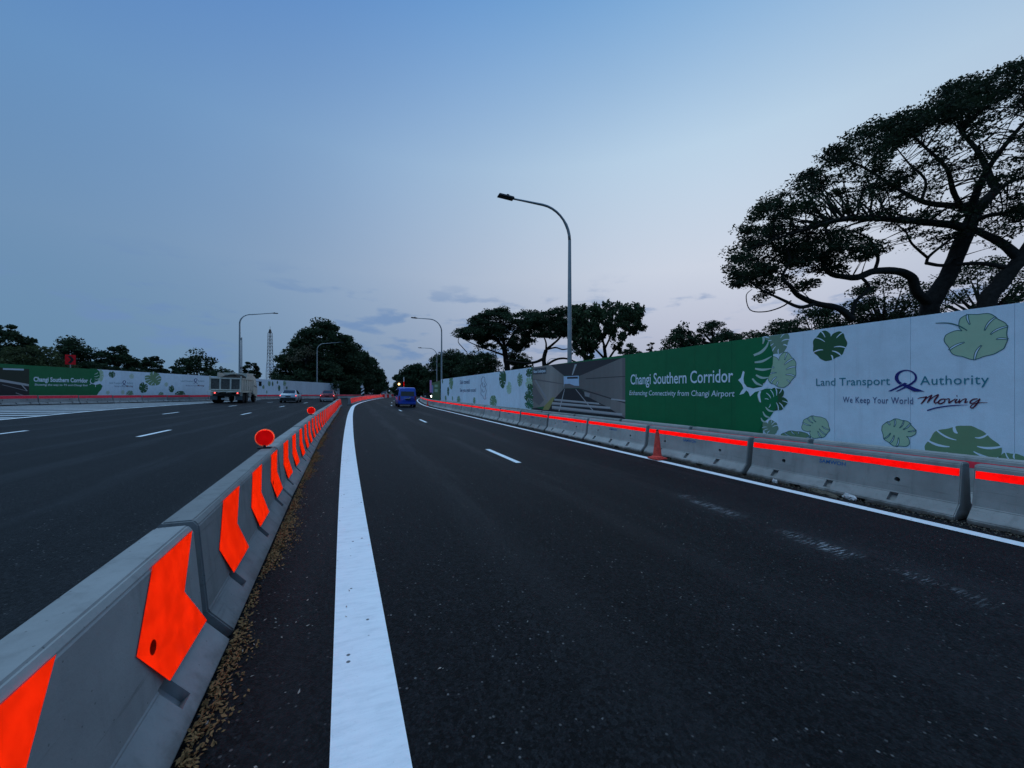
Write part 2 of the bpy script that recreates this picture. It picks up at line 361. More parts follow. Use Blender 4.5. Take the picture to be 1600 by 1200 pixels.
# ------------------------------------------------------------------ ground, road, markings
def strip(name, cols, t0, t1, dt, lift, m, kind='structure'):
    """a sheet between curves cols (functions of t giving p) in the road frame"""
    mb = MB(); ts = list(np.arange(t0, t1 + 1e-6, dt)); k = len(cols)
    for t in ts:
        for c in cols:
            p = c(t); mb.v.append((p, t, -S * max(-45, min(45, p)) + lift))
    for i in range(len(ts) - 1):
        for j in range(k - 1):
            a = i * k + j; mb.f.append((a, a + 1, a + k + 1, a + k)); mb.m.append(0)
    o = mb.obj(name, m, recalc=False); o.rotation_euler = (0, 0, RZ)
    if kind: o['kind'] = kind
    return o
const = lambda v: (lambda t: v)
soil = mat('soil_grass', (.035, .045, .022), .95, .1, 0, .5, 1.5, .6, 12)
strip('ground', [const(-1800), const(-45), const(0), const(45), const(1800)], -300, 2400, 300, -.03, soil)
def road_left(t): return -27.0 if t < 40 else C_LINE(t) - 26.9
def road_right(t): return max(9.4, C_RIGHT(t) + 1.6)
strip('road', [road_left, lambda t: C_LINE(t) - 14, lambda t: C_LINE(t) - 1, lambda t: C_LINE(t) + 3.5, road_right], -12, 330, 3, 0, asphalt)
MARK = []
def marking(c, w, t0, t1, dt=.6, label=None):
    o = strip('road_marking', [lambda t: c(t) - w / 2, lambda t: c(t) + w / 2], t0, t1, dt, .004, paint); MARK.append(o); return o
marking(C_LINE, .33, -3, 200, .5)
marking(C_RIGHT, .21, -4, 120, 1)
for k in range(-1, 8):
    t0 = 8.35 + 12.7 * k
    marking(lambda t: C_LINE(t) * .5 + C_RIGHT(t) * .5 + .06, .14, t0, t0 + 2.3, .575)
def lane_left(off): return lambda t: C_LINE(t) + off
for k in range(0, 7):
    t0 = 16.3 + 12.7 * k; marking(lane_left(-6.35), .15, t0, t0 + 2.4, .6)
    t0 = 17.0 + 12.9 * k; marking(lane_left(-10.6), .15, t0, t0 + 2.3, .575)
LEFT_EDGE = curve([(-6, -14.7), (25, -15.05), (36, -15.9), (43, -15.7), (54, -15.0), (77, -12.3), (107, -7.8), (140, -1.2)])
marking(LEFT_EDGE, .22, 5, 140, 1.5)
LB_X = -39.15                       # world X of the left barrier row
def lb_p(t): return min(-14.0, (LB_X - U.x * t) / NN.x) + .75
worn = mat('worn_road_paint', (.40, .42, .43), .7, .2, 0, .3, 4, .3, 30)
for k in range(22):                 # broad diagonal hatching between the edge line and the left barriers
    t0 = 14 + k * 2.3; mb = MB(); n = 8
    def pt(f, t): 
        a = lb_p(t); b = LEFT_EDGE(t) - .25; return a + (b - a) * f
    if LEFT_EDGE(t0 + 4) - lb_p(t0) < .8: continue
    for i in range(n + 1):
        f = i / n
        for w in (0, 1.25):
            t = t0 + f * 3.0 + w; p = pt(f, t); mb.v.append((p, t, -S * p + .004))
    for i in range(n): mb.f.append((2*i, 2*i+2, 2*i+3, 2*i+1)); mb.m.append(0)
    o = mb.obj('road_marking', worn); o.rotation_euler = (0, 0, RZ); o['kind'] = 'structure'

# ------------------------------------------------------------------ concrete barriers
PROF = [(.31, .0), (.31, .07), (.168, .225), (.108, .765), (.085, .79)]     # half width, height
PROF_C = [(.285, .0), (.295, .03), (.31, .04), (.168, .197), (.108, .755), (.078, .79)]
PROF_R = PROF
def face_y(z):
    for (y0, z0), (y1, z1) in zip(PROF, PROF[1:]):
        if z0 <= z <= z1: return y0 + (y1 - y0) * (z - z0) / (z1 - z0)
    return PROF[-1][0]
HOLE_Z = .42
def barrier_mesh(name, L, m, slots, holes, notches, P_=None, sl=.15):
    P_ = P_ or PROF; prof = [(-y, z) for y, z in P_] + [(y, z) for y, z in reversed(P_)]
    mb = MB(); k = len(prof)
    for x in (-L / 2, L / 2): mb.v += [(x, y, z) for y, z in prof]
    mb.f += [(i, (i + 1) % k, k + (i + 1) % k, k + i) for i in range(k)] + [tuple(range(k - 1, -1, -1)), tuple(range(k, 2 * k))]; mb.m = [0] * len(mb.f)
    me = mb.mesh(name, m, bevel=.012)
    o = link('tmp', me); cut = MB()
    ang = math.atan2(PROF[2][1] - PROF[1][1], PROF[1][0] - PROF[2][0])
    for x in slots:
        for sgn in (-1, 1):
            yc, zc = .222, .160; R = Matrix.Rotation(sgn * -ang, 3, 'X')
            cut.box((x, sgn * (yc + .0), zc), (.105, sl, .13), M=R)
    for x in notches:
        cut.box((x, 0, .0), (.26, .9, .085), taper=(.72, 1))
    for x in holes: cut.lathe([(.036, -.5), (.036, .5)], 18, c=(x, 0, HOLE_Z), axis='Y')
    c = cut.obj('tmp_cut', m)
    md = o.modifiers.new('b', 'BOOLEAN'); md.operation = 'DIFFERENCE'; md.object = c; md.solver = 'EXACT'; md.use_self = True
    dg = bpy.context.evaluated_depsgraph_get(); me2 = bpy.data.meshes.new_from_object(o.evaluated_get(dg)); me2.name = name
    bpy.data.objects.remove(o); bpy.data.objects.remove(c)
    return me2
def on_face(x, z, off=.003):
    return (x, -face_y(z) - off, z)
def text_mesh(body, bold=0.0, shear=0.0, spacing=1.0):
    cu = bpy.data.curves.new('t', 'FONT'); cu.body = body; cu.size = 1; cu.offset = bold; cu.shear = shear; cu.space_character = spacing; cu.resolution_u = 3; cu.fill_mode = 'FRONT'
    o = bpy.data.objects.new('t', cu); COL.objects.link(o); dg = bpy.context.evaluated_depsgraph_get()
    me = bpy.data.meshes.new_from_object(o.evaluated_get(dg)); bpy.data.objects.remove(o)
    v = np.zeros(len(me.vertices) * 3); me.vertices.foreach_get('co', v); v = v.reshape(-1, 3)
    fs = [tuple(p.vertices) for p in me.polygons]; bpy.data.meshes.remove(me); return v, fs
CAP = None
def cap_height():
    global CAP
    if CAP is None: v, _ = text_mesh('H'); CAP = v[:, 1].max()
    return CAP
def chevron(x0, hole):
    """orange sheet folded to a chevron that points along -x; the dowel hole dents it"""
    w = .53; zc, zt, zb = .468, .765, .203; dx = .225
    pts = [(x0 + dx + w * .98, zt), (x0 + dx, zt), (x0, zc), (x0 + dx - .01, zb), (x0 + dx + w, zb), (x0 + w + .01, zc + .02)]
    mb = MB(); outer = [on_face(x, z) for x, z in pts]; hs = []
    if hole is not None:
        n = 14; ring = [(hole + .033 * math.cos(2*math.pi*k/n), HOLE_Z + .033 * math.sin(2*math.pi*k/n)) for k in range(n)]
        hs = [[on_face(x, z) for x, z in ring]]
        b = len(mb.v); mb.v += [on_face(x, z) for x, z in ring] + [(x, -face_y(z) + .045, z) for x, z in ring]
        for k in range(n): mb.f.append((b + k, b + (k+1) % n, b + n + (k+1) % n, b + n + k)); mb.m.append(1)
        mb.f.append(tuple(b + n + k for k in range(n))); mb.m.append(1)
    mb.poly(outer, 0, hs)
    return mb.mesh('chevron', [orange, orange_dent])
def stripe_mesh(L, z0, z1, m):
    mb = MB(); xs = np.linspace(-L/2 + .02, L/2 - .02, 13)
    for x in xs:
        j = random.uniform(-.003, .003); mb.v += [on_face(x, z0 + j, .003), on_face(x, z1 + j, .003)]
    for i in range(12): mb.f.append((2*i, 2*i+2, 2*i+3, 2*i+1)); mb.m.append(0)
    return mb.mesh('stripe', m)
def stencil(body, x0, x1, z0, m):
    v, fs = text_mesh(body, .02); v = v.copy(); s = (x1 - x0) / (v[:, 0].max() - v[:, 0].min()); v[:, 0] -= v[:, 0].min()
    mb = MB(); mb.add([on_face(x0 + a * s, z0 + b * s, .002) for a, b, _ in v], fs); return mb.mesh('lettering', m, recalc=False)

# centre row
LC = 3.405
cb = thing('concrete_barrier', '', 'barrier', group='chevron barriers between the carriageways')
hx_c = (-.90, 1.06)
link('body', barrier_mesh('barrier_body', LC, conc, (-1.14, -.04, 1.12), hx_c, (), PROF_C), cb)
for i, off in enumerate((.33, 1.43, 2.62)):
    x0 = -LC/2 + off; hole = next((h for h in hx_c if x0 + .08 < h < x0 + .45), None)
    link('chevron', chevron(x0, hole), cb)
def row_c(t): return C_LINE(t) - 1.08 - .06 * min(1, max(0, (t - 4) / 10)) - .25 * min(1, max(0, (t - 30) / 12))
def heading(c, t): return math.pi/2 - math.atan((c(t + .5) - c(t - .5)))
first = True; k = 0
t = 2.97 - 3.5 * 2 + 1.75
while t < 46.5:
    lab = f'grey concrete barrier with orange chevrons, {ORD[k]} from the camera in the near centre row'
    M = frameM(row_c(t), t, heading(row_c, t) + random.uniform(-.006, .006), .004)
    if first: cb.matrix_world = M; cb['label'] = lab; first = False
    else: copy_tree(cb, M, lab)
    k += 1; t += 3.5
def row_c2(t): return C_LINE(t) - .62
t = 50.2; k = 0
while t < 112:
    lab = f'small distant concrete barrier with orange chevrons, {ORD[k]} of the row past the gap'
    c = copy_tree(cb, frameM(row_c2(t), t, heading(row_c2, t), .004), lab); c['group'] = 'chevron barriers past the gap'
    k += 1; t += 3.45

# right-hand rows
blue_ink = mat('blue_ink', (.02, .10, .26), .7, .2)
LR = 3.02
rb = thing('concrete_barrier', '', 'barrier', group='red striped barriers along the right edge line')
link('body', barrier_mesh('barrier_body_right', LR, conc_r, (-.98, -.05, .82), (-.86, .84), (-.55, .42)), rb)
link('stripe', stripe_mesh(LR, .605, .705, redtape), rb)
link('lettering', stencil('SAMWOH', -.24, .16, .50, blue_ink), rb)
def row_r(t): return C_RIGHT(t) + .74
def row_r2(t): return min(9.02, C_RIGHT(t) + 1.85)
t = 2.48 - 1.57 - 3.13; k = 0; first = True
while t < 92:
    lab = f'weathered concrete barrier with bright red stripe, {ORD[k]} from the camera in the front right row'
    M = frameM(row_r(t), t, heading(row_r, t) + math.pi + random.uniform(-.006, .006), .004)
    if first: rb.matrix_world = M; rb['label'] = lab; first = False
    else: copy_tree(rb, M, lab)
    k += 1; t += 3.13
rb2 = thing('concrete_barrier', '', 'barrier', group='second row of barriers in front of the right hoarding')
link('body', bpy.data.meshes['barrier_body_right'], rb2)
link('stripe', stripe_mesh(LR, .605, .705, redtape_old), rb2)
t = 1.95 - 1.57 - 3.13; k = 0; first = True
while t < 44:
    lab = f'concrete barrier with faded red stripe, {ORD[k]} in the row against the right hoarding'
    M = frameM(row_r2(t), t, math.pi*1.5 + random.uniform(-.006, .006), .004)
    if first: rb2.matrix_world = M; rb2['label'] = lab; first = False
    else: copy_tree(rb2, M, lab)
    k += 1; t += 3.13
# left row
LL = 2.90
lb = thing('concrete_barrier', '', 'barrier', group='red topped barriers in front of the left hoarding')
link('body', barrier_mesh('barrier_body_left', LL, conc_r, (-.9, 0, .9), (-.75, .75), ()), lb)
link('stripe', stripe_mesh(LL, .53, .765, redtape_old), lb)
Y = 31.62 - 1.48 - 2.96; k = 0; first = True
while Y < 112:
    X = LB_X + (max(0, Y - 60) ** 2) * .0016
    a = math.atan2(1, .0032 * max(0, Y - 60))
    lab = f'concrete barrier with red top band, {ORD[k]} from the near end of the left row'
    M = Matrix.Translation((X, Y, gz(X, Y) + .004)) @ Matrix.Rotation(a, 4, 'Z')
    if first: lb.matrix_world = M; lb['label'] = lab; first = False
    else: copy_tree(lb, M, lab)
    k += 1; Y += 2.96

# ------------------------------------------------------------------ hoardings
INK = {}
def ink(name, col, rough=.6):
    if name not in INK: INK[name] = mat('print_' + name, col, rough, .25, 0, .06, 5)
    return INK[name]
P_DARK, P_MID, P_LIGHT, P_GREY = (.030, .10, .045), (.16, .27, .15), (.37, .52, .36), (.17, .27, .19)
P_WHITE, P_TEAL, P_NAVY, P_MAROON = (.66, .78, .88), (.03, .20, .26), (.015, .02, .16), (.10, .012, .035)
class Board:
    """a straight hoarding: local x runs left to right as read, z up, front face at y = 0, facing -y"""
    def __init__(s, origin, xdir, root):
        s.ztop = 99.0; s.o = Vector(origin); s.x = Vector(xdir).normalized(); s.n = Vector((0, 0, 1)).cross(s.x); s.root = root
        s.root.matrix_world = Matrix.Translation(s.o) @ Matrix(((s.x.x, s.n.x, 0), (s.x.y, s.n.y, 0), (0, 0, 1))).to_4x4()
    def m(s, px, py):
        d = Vector(((px - 800) / F, 1, -(py - 611) / F)); e = Vector((0, 0, H))
        k = (s.o - e).dot(s.n) / d.dot(s.n); q = e + d * k - s.o
        return q.dot(s.x), q.z
    def P(s, px, py, lay=1): x, z = s.m(px, py); return (x, -.0022 * lay, min(z, s.ztop))
    def flat(s, xz, lay): return [(x, -.0022 * lay, min(z, s.ztop)) for x, z in xz]
    def shape(s, name, pxs, col, lay=1, crop=None):
        f = crop or (lambda a, b: (a, b)); mb = MB(); mb.poly([s.P(*f(*q), lay) for q in pxs]); return mb.obj(name, ink(*col), s.root, recalc=False)
    def text(s, body, pxl, pxr, pyb, pyt, col, lay=3, bold=0, shear=0, name='lettering', serif=False, sp=1.0, pyb_r=None, xh=None):
        x0, z0 = s.m(pxl, pyb); x1, z1 = s.m(pxr, pyb_r if pyb_r is not None else pyb); _, zt = s.m(pxl, pyt)
        v, fs = text_mesh(body, bold, shear, sp); mn, mxv = v[:, 0].min(), v[:, 0].max(); sx = (x1 - x0) / (mxv - mn); sz = (zt - z0) / cap_height()
        mb = MB(); mb.add([(x0 + (a - mn) * sx, -.0022 * lay, z0 + (z1 - z0) * (a - mn) / (mxv - mn) * .0 + b * sz) for a, b, _ in v], fs)
        return mb.obj(name, ink(*col), s.root, recalc=False)
    def leaf(s, px0, py0, px1, py1, col, rot=0, lay=1, slit=('white', P_WHITE), outline=None, seed=0, stem=None, clip=None):
        """one printed monstera leaf fitted to a box: heart outline, curved slits in the sheet's colour, thin ink outline"""
        pc, qc = (px0 + px1) / 2, (py0 + py1) / 2
        xa, za = s.m(px0, qc); xb, _ = s.m(px1, qc); cx, cz = s.m(pc, qc); _, zt = s.m(pc, py0); _, zb = s.m(pc, py1)
        rx, rzz = abs(xb - xa) / 2, abs(zt - zb) / 2; rr = random.Random(seed)
        def T(r, th):
            x, y = r * math.cos(th), r * math.sin(th); x, y = x * math.cos(rot) - y * math.sin(rot), x * math.sin(rot) + y * math.cos(rot)
            return cx + x * rx, cz + y * rzz
        def rad(th):
            a = (th - math.pi / 2 + math.pi) % (2 * math.pi) - math.pi           # 0 at the stalk notch (top)
            r = .965 + .035 * math.cos(abs(a) * 8.5 + .6)
            if abs(a) < .42: r *= .50 + .50 * (abs(a) / .42) ** .7
            tip = (th + math.pi / 2 + math.pi) % (2 * math.pi) - math.pi
            return r + .10 * max(0, 1 - abs(tip) / .20)
        n = 72; th = [2 * math.pi * k / n for k in range(n)]
        pts = [T(rad(a), a) for a in th]; mats = [ink(*col), ink(*slit)] + ([ink(*outline)] if outline else [])
        mb = MB(); mb.poly(s.flat(pts, lay))
        def Txy(x, y):
            x, y = x * math.cos(rot) - y * math.sin(rot), x * math.sin(rot) + y * math.cos(rot); return cx + x * rx, cz + y * rzz
        for sd in (-1, 1):
            for j in range(5):
                ae = math.pi / 2 - sd * (.72 + j * .50 + rr.uniform(-.06, .06)); re = rad(ae) + .03
                x0, y0 = sd * (.30 + .10 * rr.random() - .03 * j), .42 - .27 * j + rr.uniform(-.03, .03); x1, y1 = re * math.cos(ae), re * math.sin(ae)
                mx_, my = (x0 + x1) / 2 + sd * .02, (y0 + y1) / 2 + .13; w = .030 + .016 * rr.random(); q1, q2 = [], []
                if rr.random() < .15: continue
                for i in range(8):
                    u = i / 7; x = x0*(1-u)**2 + 2*mx_*u*(1-u) + x1*u*u; y = y0*(1-u)**2 + 2*my*u*(1-u) + y1*u*u
                    dx, dy = 2*(1-u)*(mx_-x0) + 2*u*(x1-mx_), 2*(1-u)*(my-y0) + 2*u*(y1-my); l = math.hypot(dx, dy) or 1; ww = w * (.25 + .75 * math.sin(math.pi * min(.75, .06 + u * .8)))
                    q1.append(Txy(x - dy/l*ww, y + dx/l*ww)); q2.append(Txy(x + dy/l*ww, y - dx/l*ww))
                mb.poly(s.flat(q1 + q2[::-1], lay + .5), 1)
                if outline:
                    for qq in (q1, q2):
                        for i in range(len(qq) - 1): s._seg(mb, qq[i], qq[i+1], .0055, lay + .8, 2)
        if outline:
            for i in range(n): s._seg(mb, pts[i], pts[(i+1) % n], .0055, lay + .8, 2)
        return mb.obj('leaf_print', mats, s.root, recalc=False)
    def _seg(s, mb, a, b, w, lay, mi):
        d = Vector((b[0] - a[0], b[1] - a[1])); 
        if d.length < 1e-6: return
        d.normalize(); nx, nz = -d.y * w, d.x * w
        mb.add(s.flat([(a[0]-nx, a[1]-nz), (b[0]-nx, b[1]-nz), (b[0]+nx, b[1]+nz), (a[0]+nx, a[1]+nz)], lay), [(0, 1, 2, 3)], mi)
    def brush(s, name, strokes, col, lay=3):
        """pen strokes: lists of (px, py, half width in px) joined smoothly"""
        mb = MB()
        for st in strokes:
            P = []
            for i in range(len(st) - 1):
                p0, p1, p2, p3 = st[max(i-1, 0)], st[i], st[i+1], st[min(i+2, len(st)-1)]
                for k in range(5):
                    u = k / 5; P.append(tuple(.5 * (2*p1[j] + (p2[j]-p0[j])*u + (2*p0[j]-5*p1[j]+4*p2[j]-p3[j])*u*u + (3*p1[j]-p0[j]-3*p2[j]+p3[j])*u**3) for j in range(3)))
            P.append(st[-1]); L, R = [], []
            for i, (x, y, w) in enumerate(P):
                a, b = P[max(i-1, 0)], P[min(i+1, len(P)-1)]; dx, dy = b[0]-a[0], b[1]-a[1]; l = math.hypot(dx, dy) or 1
                L.append(s.P(x - dy/l*w, y + dx/l*w, lay)); R.append(s.P(x + dy/l*w, y - dx/l*w, lay))
            base = len(mb.v); m = len(P); mb.v += L + R
            for i in range(m - 1): mb.f.append((base+i, base+i+1, base+m+i+1, base+m+i)); mb.m.append(0)
        return mb.obj(name, ink(*col), s.root, recalc=False)
    def panels(s, x0, x1, w, height, pick, z0=.05, brk=(), thick=.045):
        es = [x for x in np.arange(x0, x1 - .4, w) if all(abs(x - b) > .35 for b in brk)] + list(brk) + [x1]; es.sort(); cache = {}
        for x, xe in zip(es, es[1:]):
            ww = xe - x; g = gz(*(s.o + s.x * (x + ww/2)).xy) - s.o.z; m = pick(x + ww / 2)
            key = (m.name, round(ww, 2))
            if key not in cache:
                mb = MB(); mb.box((0, thick/2, (height + z0) / 2), (ww - .003, thick, height - z0)); cache[key] = mb.mesh('panel', m, bevel=.0015)
            o = link('panel', cache[key], s.root); o.location = (x + ww/2, random.uniform(0, .0008), g)
        mb = MB(); n = int((x1 - x0) / 2.4)
        for i in range(n + 1):
            xx = x0 + .2 + i * 2.4; g = gz(*(s.o + s.x * xx).xy) - s.o.z
            mb.box((xx, thick + .06, g + height / 2 - .1), (.08, .1, height - .2)); mb.tube([(xx, thick + .1, g + height * .75), (xx, thick + 1.3, g)], .03, 6)
        o = mb.obj('back_frame', steel, s.root)

def crop(ox, oy, sc): return lambda a, b: (ox + a / sc, oy + b / sc)

# --- right hoarding
HP = 9.6
hr = thing('hoarding', 'long right-hand hoarding, white and green with leaves, tunnel picture and authority lettering', 'hoarding')
o = WP(HP, 0, 0)
B = Board(o, -U, hr)
xs_m0, xs_m1 = B.m(830, 600)[0], B.m(1192, 600)[0]
HH = 3.20; B.ztop = HH - .004
B.panels(B.m(689, 600)[0], 6.2, 1.22, HH, lambda x: green_b if xs_m0 < x < xs_m1 else white_b, brk=(xs_m0, xs_m1))
xw0 = B.m(831.5, 600)[0]
# green sheet edge with the leaf silhouettes that break it up
c6 = crop(1150, 470, 3.556)
GREEN = ('green', (.006, .15, .055)); WH = ('white', P_WHITE); OUT = ('outline', (.05, .14, .14))
gl, gt = B.m(1150, 532)[0], HH - .02
def top_of(px): return B.m(px, 611)[0], HH - S * 0 + gz(*(B.o + B.x * B.m(px, 611)[0]).xy) - B.o.z - .01
B.shape('white_print', [(1196, 700), (1196, 523.5), (1216, 521), (1216, 700)], WH, .6)
B.leaf(*c6(150, 130), *c6(295, 300), ('grey_leaf', P_GREY), .6, 1.0, seed=3)
B.leaf(*c6(160, 280), *c6(335, 480), ('light_leaf', P_LIGHT), .2, 1.8, outline=OUT, seed=4)
B.shape('green_print', [c6(*q) for q in [(0, 200), (60, 196), (140, 192), (185, 225), (207, 290), (205, 350), (190, 410), (160, 455), (120, 475), (80, 478), (45, 465), (20, 440), (0, 420)]], GREEN, 2.8)
B.shape('green_print', [c6(*q) for q in [(0, 715), (0, 500), (50, 505), (75, 525), (100, 505), (140, 492), (190, 487), (225, 500), (235, 540), (225, 590), (195, 640), (150, 680), (130, 712), (130, 735), (0, 722)]], GREEN, 2.8)
B.leaf(*c6(160, 482), *c6(288, 612), ('dark_leaf', P_DARK), -1.2, 2.6, seed=5)
B.leaf(*c6(145, 660), *c6(236, 745), ('grey_leaf', P_GREY), .5, 2.6, seed=6)
SL = ('pale_slit', (.42, .55, .50))
def blade(b, f, pts, w, lay=3.6, col=SL): b.brush('leaf_slit', [[(*f(x, y), ww) for (x, y), ww in zip(pts, w)]], col, lay)
for pts in ([(100, 303), (140, 285), (170, 255), (182, 225)], [(105, 342), (150, 335), (200, 308)], [(107, 377), (150, 383), (198, 376)], [(112, 412), (145, 428), (183, 425)], [(92, 432), (115, 458), (150, 472)], [(150, 195), (155, 215), (150, 240)]):
    blade(B, c6, pts, (1.2, 1.8, .5) if len(pts) == 3 else (1.6, 2.0, 1.6, .5))
for pts in ([(132, 500), (125, 525), (132, 562)], [(165, 590), (185, 610), (215, 615)], [(150, 615), (165, 640), (195, 650)], [(140, 650), (150, 668), (172, 675)]):
    blade(B, c6, pts, (.5, 1.4, .5))
c5 = crop(800, 540, 4)
B.shape('twig_print', [c5(*q) for q in [(1445, 158), (1455, 165), (1448, 205), (1452, 235), (1470, 258), (1510, 268), (1560, 258), (1600, 240), (1600, 262), (1560, 280), (1520, 290), (1490, 318), (1478, 290), (1465, 280), (1450, 300), (1422, 308), (1435, 285), (1448, 268), (1440, 245), (1415, 215), (1432, 200)]], ('white', P_WHITE), 4.0)
B.brush('twig_print', [[(*c5(1555, 285), 1.2), (*c5(1545, 310), 1.8), (*c5(1555, 355), .8)]], ('white', P_WHITE), 4)
B.leaf(*c6(420, 155), *c6(615, 332), ('dark_leaf', P_DARK), .15 - .35, 1, seed=7)
B.leaf(*c6(1148, 68), *c6(1508, 326), ('light_leaf', P_LIGHT), .95, 1, outline=OUT, seed=8)
B.brush('leaf_stalk', [[(*c6(1110, 124), .5), (*c6(1180, 124), .9), (*c6(1240, 140), 1.0), (*c6(1285, 165), .8)]], OUT, 2.2)
B.leaf(*c6(362, 638), *c6(520, 765), ('light_leaf', P_LIGHT), 2.4, 1, outline=OUT, seed=9)
B.leaf(*c6(806, 655), *c6(1000, 812), ('light_leaf', P_LIGHT), -2.0, 1, outline=OUT, seed=10)
B.leaf(*c6(1035, 694), *c6(1472, 990), ('mid_leaf', P_MID), 2.9, 1, seed=11)
B.leaf(*c6(1420, 842), *c6(1640, 1040), ('mid_leaf', P_MID), 2.5, 1, seed=12)
B.leaf(*c6(240, 722), *c6(425, 820), ('mid_leaf', P_MID), 2.5, .8, outline=OUT, seed=13)
# lettering
B.text('Changi Southern Corridor', 985.5, 1145.7, 600.7, 585.5, WH, 3.4, bold=.009)
B.text('Enhancing Connectivity from Changi Airport', 983.7, 1148, 617.2, 610.3, WH, 3.4, bold=.004, shear=.12)
TEAL, NAVY, MAR = ('teal', P_TEAL), ('navy', P_NAVY), ('maroon', P_MAROON)
B.text('Land Transport', 1275.5, 1391, 602.6, 591.5, TEAL, 3.2, sp=1.0)
B.text('Authority', 1438, 1545.5, 601.2, 587.8, TEAL, 3.2, sp=1.05)
B.text('We Keep Your World', 1317.3, 1427, 628.8, 619.8, ('slate', (.06, .10, .22)), 3.2, bold=.004, sp=1.1)
c3 = crop(1380, 470, 6.667)
# knot emblem
def ring_pts(cx, cy, r0x, r0y, a0, a1, n=26): return [(cx + r0x * math.cos(math.radians(a0 + (a1-a0)*i/n)), cy + r0y * math.sin(math.radians(a0 + (a1-a0)*i/n))) for i in range(n + 1)]
outer = ring_pts(238, 800, 117, 82, 125, 400); inner = ring_pts(245, 798, 86, 68, 118, 400)
B.shape('emblem_print', [c3(*q) for q in outer + inner[::-1]], NAVY, 3.2)
B.shape('emblem_print', [c3(*q) for q in [(136, 842), (160, 862), (195, 872), (255, 872), (330, 905), (436, 945), (322, 945), (240, 905), (170, 868)]], NAVY, 3.6)
B.shape('emblem_print', [c3(*q) for q in [(328, 850), (300, 872), (240, 905), (152, 944), (130, 944), (215, 898), (285, 858), (322, 828)]], NAVY, 3.4)
B.shape('emblem_print', [c3(*q) for q in [(255, 862), (190, 895), (85, 942), (52, 942), (150, 892), (225, 852)]], NAVY, 3.0)
# brush-script word
W_ = 1.05
B.brush('script_lettering', [[(*c3(x, y), w) for x, y, w in st] for st in (
    [(360, 1022, .4), (385, 1010, .6), (420, 1005, .8), (452, 1000, .9)],
    [(455, 995, .9), (430, 1035, 1.3), (395, 1075, .8)],
    [(395, 1072, .5), (440, 1025, .7), (500, 985, .8), (505, 990, 1.0), (480, 1030, 1.3), (462, 1062, .9)],
    [(462, 1062, .5), (510, 1012, .7), (570, 978, .9), (572, 990, 1.1), (535, 1040, 1.4), (545, 1066, 1.0), (575, 1050, .6)],
    [(640, 1022, .8), (598, 1030, 1.1), (575, 1060, 1.2), (600, 1072, 1.0), (640, 1050, 1.0), (645, 1025, .8), (670, 1028, .5)],
    [(660, 1025, .7), (690, 1022, .9), (685, 1062, 1.2), (715, 1045, .9), (755, 1020, .7)],
    [(775, 1022, .9), (752, 1048, 1.2), (762, 1062, .9), (790, 1045, .5)],
    [(765, 990, 1.2), (775, 990, 1.2)],
    [(800, 1022, .9), (790, 1062, 1.1), (830, 1030, .7), (868, 1022, .9), (852, 1058, 1.2), (885, 1050, .5)],
    [(985, 1020, .8), (935, 1028, 1.0), (905, 1058, 1.2), (935, 1066, .9), (985, 1040, .8), (1010, 1022, 1.0), (980, 1070, 1.2), (935, 1115, 1.1), (910, 1105, .8), (935, 1080, .7), (1000, 1062, .7), (1090, 1060, .3)])], MAR, 3.3)
B.brush('underline_print', [[(*c3(460, 1142, ), 1.0), (*c3(540, 1118), .95), (*c3(640, 1100), .9), (*c3(760, 1088), .7), (*c3(890, 1085), .2)]], NAVY, 3.3)
# --- tunnel picture
T_ = {'wall': ('tunnel_wall', (.22, .205, .20)), 'wall2': ('tunnel_wall_dark', (.15, .14, .14)), 'ceil': ('tunnel_ceiling', (.045, .043, .048)), 'road': ('tunnel_road', (.03, .03, .034)), 'line': ('tunnel_line', (.40, .40, .41)), 'sky': ('tunnel_sky', (.42, .55, .72)), 'yel': ('tunnel_kerb', (.30, .27, .10)), 'kerb': ('tunnel_step', (.26, .26, .27))}
def mural(pts, c, lay): return B.shape('picture_print', [c5(*q) for q in pts], T_[c], lay)
def lerp(a, b, u): return tuple(x + (y - x) * u for x, y in zip(a, b))
def wall_bands(tl, tr, br, bl, ca, cb2, n, lay, nm):
    for i in range(n):
        u0, u1 = i / n, (i + 1) / n; f = .94 + .12 * random.random(); c = tuple(v * f for v in lerp(ca, cb2, (u0 + u1) / 2))
        B.shape('picture_print', [c5(*lerp(tl, tr, u0)), c5(*lerp(tl, tr, u1)), c5(*lerp(bl, br, u1)), c5(*lerp(bl, br, u0))], (f'{nm}_{i}', c), lay)
wall_bands((128, 132), (240, 117), (225, 375), (128, 392), (.20, .18, .165), (.30, .275, .255), 8, .9, 'tunnel_left')
wall_bands((240, 117), (325, 188), (325, 268), (225, 375), (.30, .275, .255), (.20, .185, .175), 8, .9, 'tunnel_left_far')
mural([(240, 117), (690, 76), (420, 190), (325, 188)], 'ceil', 1)
wall_bands((420, 190), (690, 76), (690, 445), (420, 266), (.15, .14, .135), (.20, .185, .175), 16, .9, 'tunnel_right')
mural([(690, 76), (708, 76), (708, 456), (690, 446)], 'wall2', 1)
wall_bands((470, 285), (708, 355), (708, 440), (470, 318), (.13, .12, .12), (.24, .225, .21), 8, 1.2, 'tunnel_kerb_wall')
mural([(325, 268), (420, 268), (708, 456), (560, 440), (200, 402)], 'road', 1)
mural([(323, 192), (418, 188), (420, 262), (325, 264)], 'sky', 1.4)
mural([(345, 196), (412, 194), (412, 206), (345, 208)], 'ceil', 1.8)
mural([(327, 240), (360, 238), (390, 250), (420, 252), (420, 265), (325, 267)], 'wall2', 1.7)
mural([(128, 205), (325, 238), (325, 243), (128, 215)], 'wall2', 1.4)
mural([(128, 225), (200, 340), (170, 375), (128, 340)], 'wall2', 1.3)
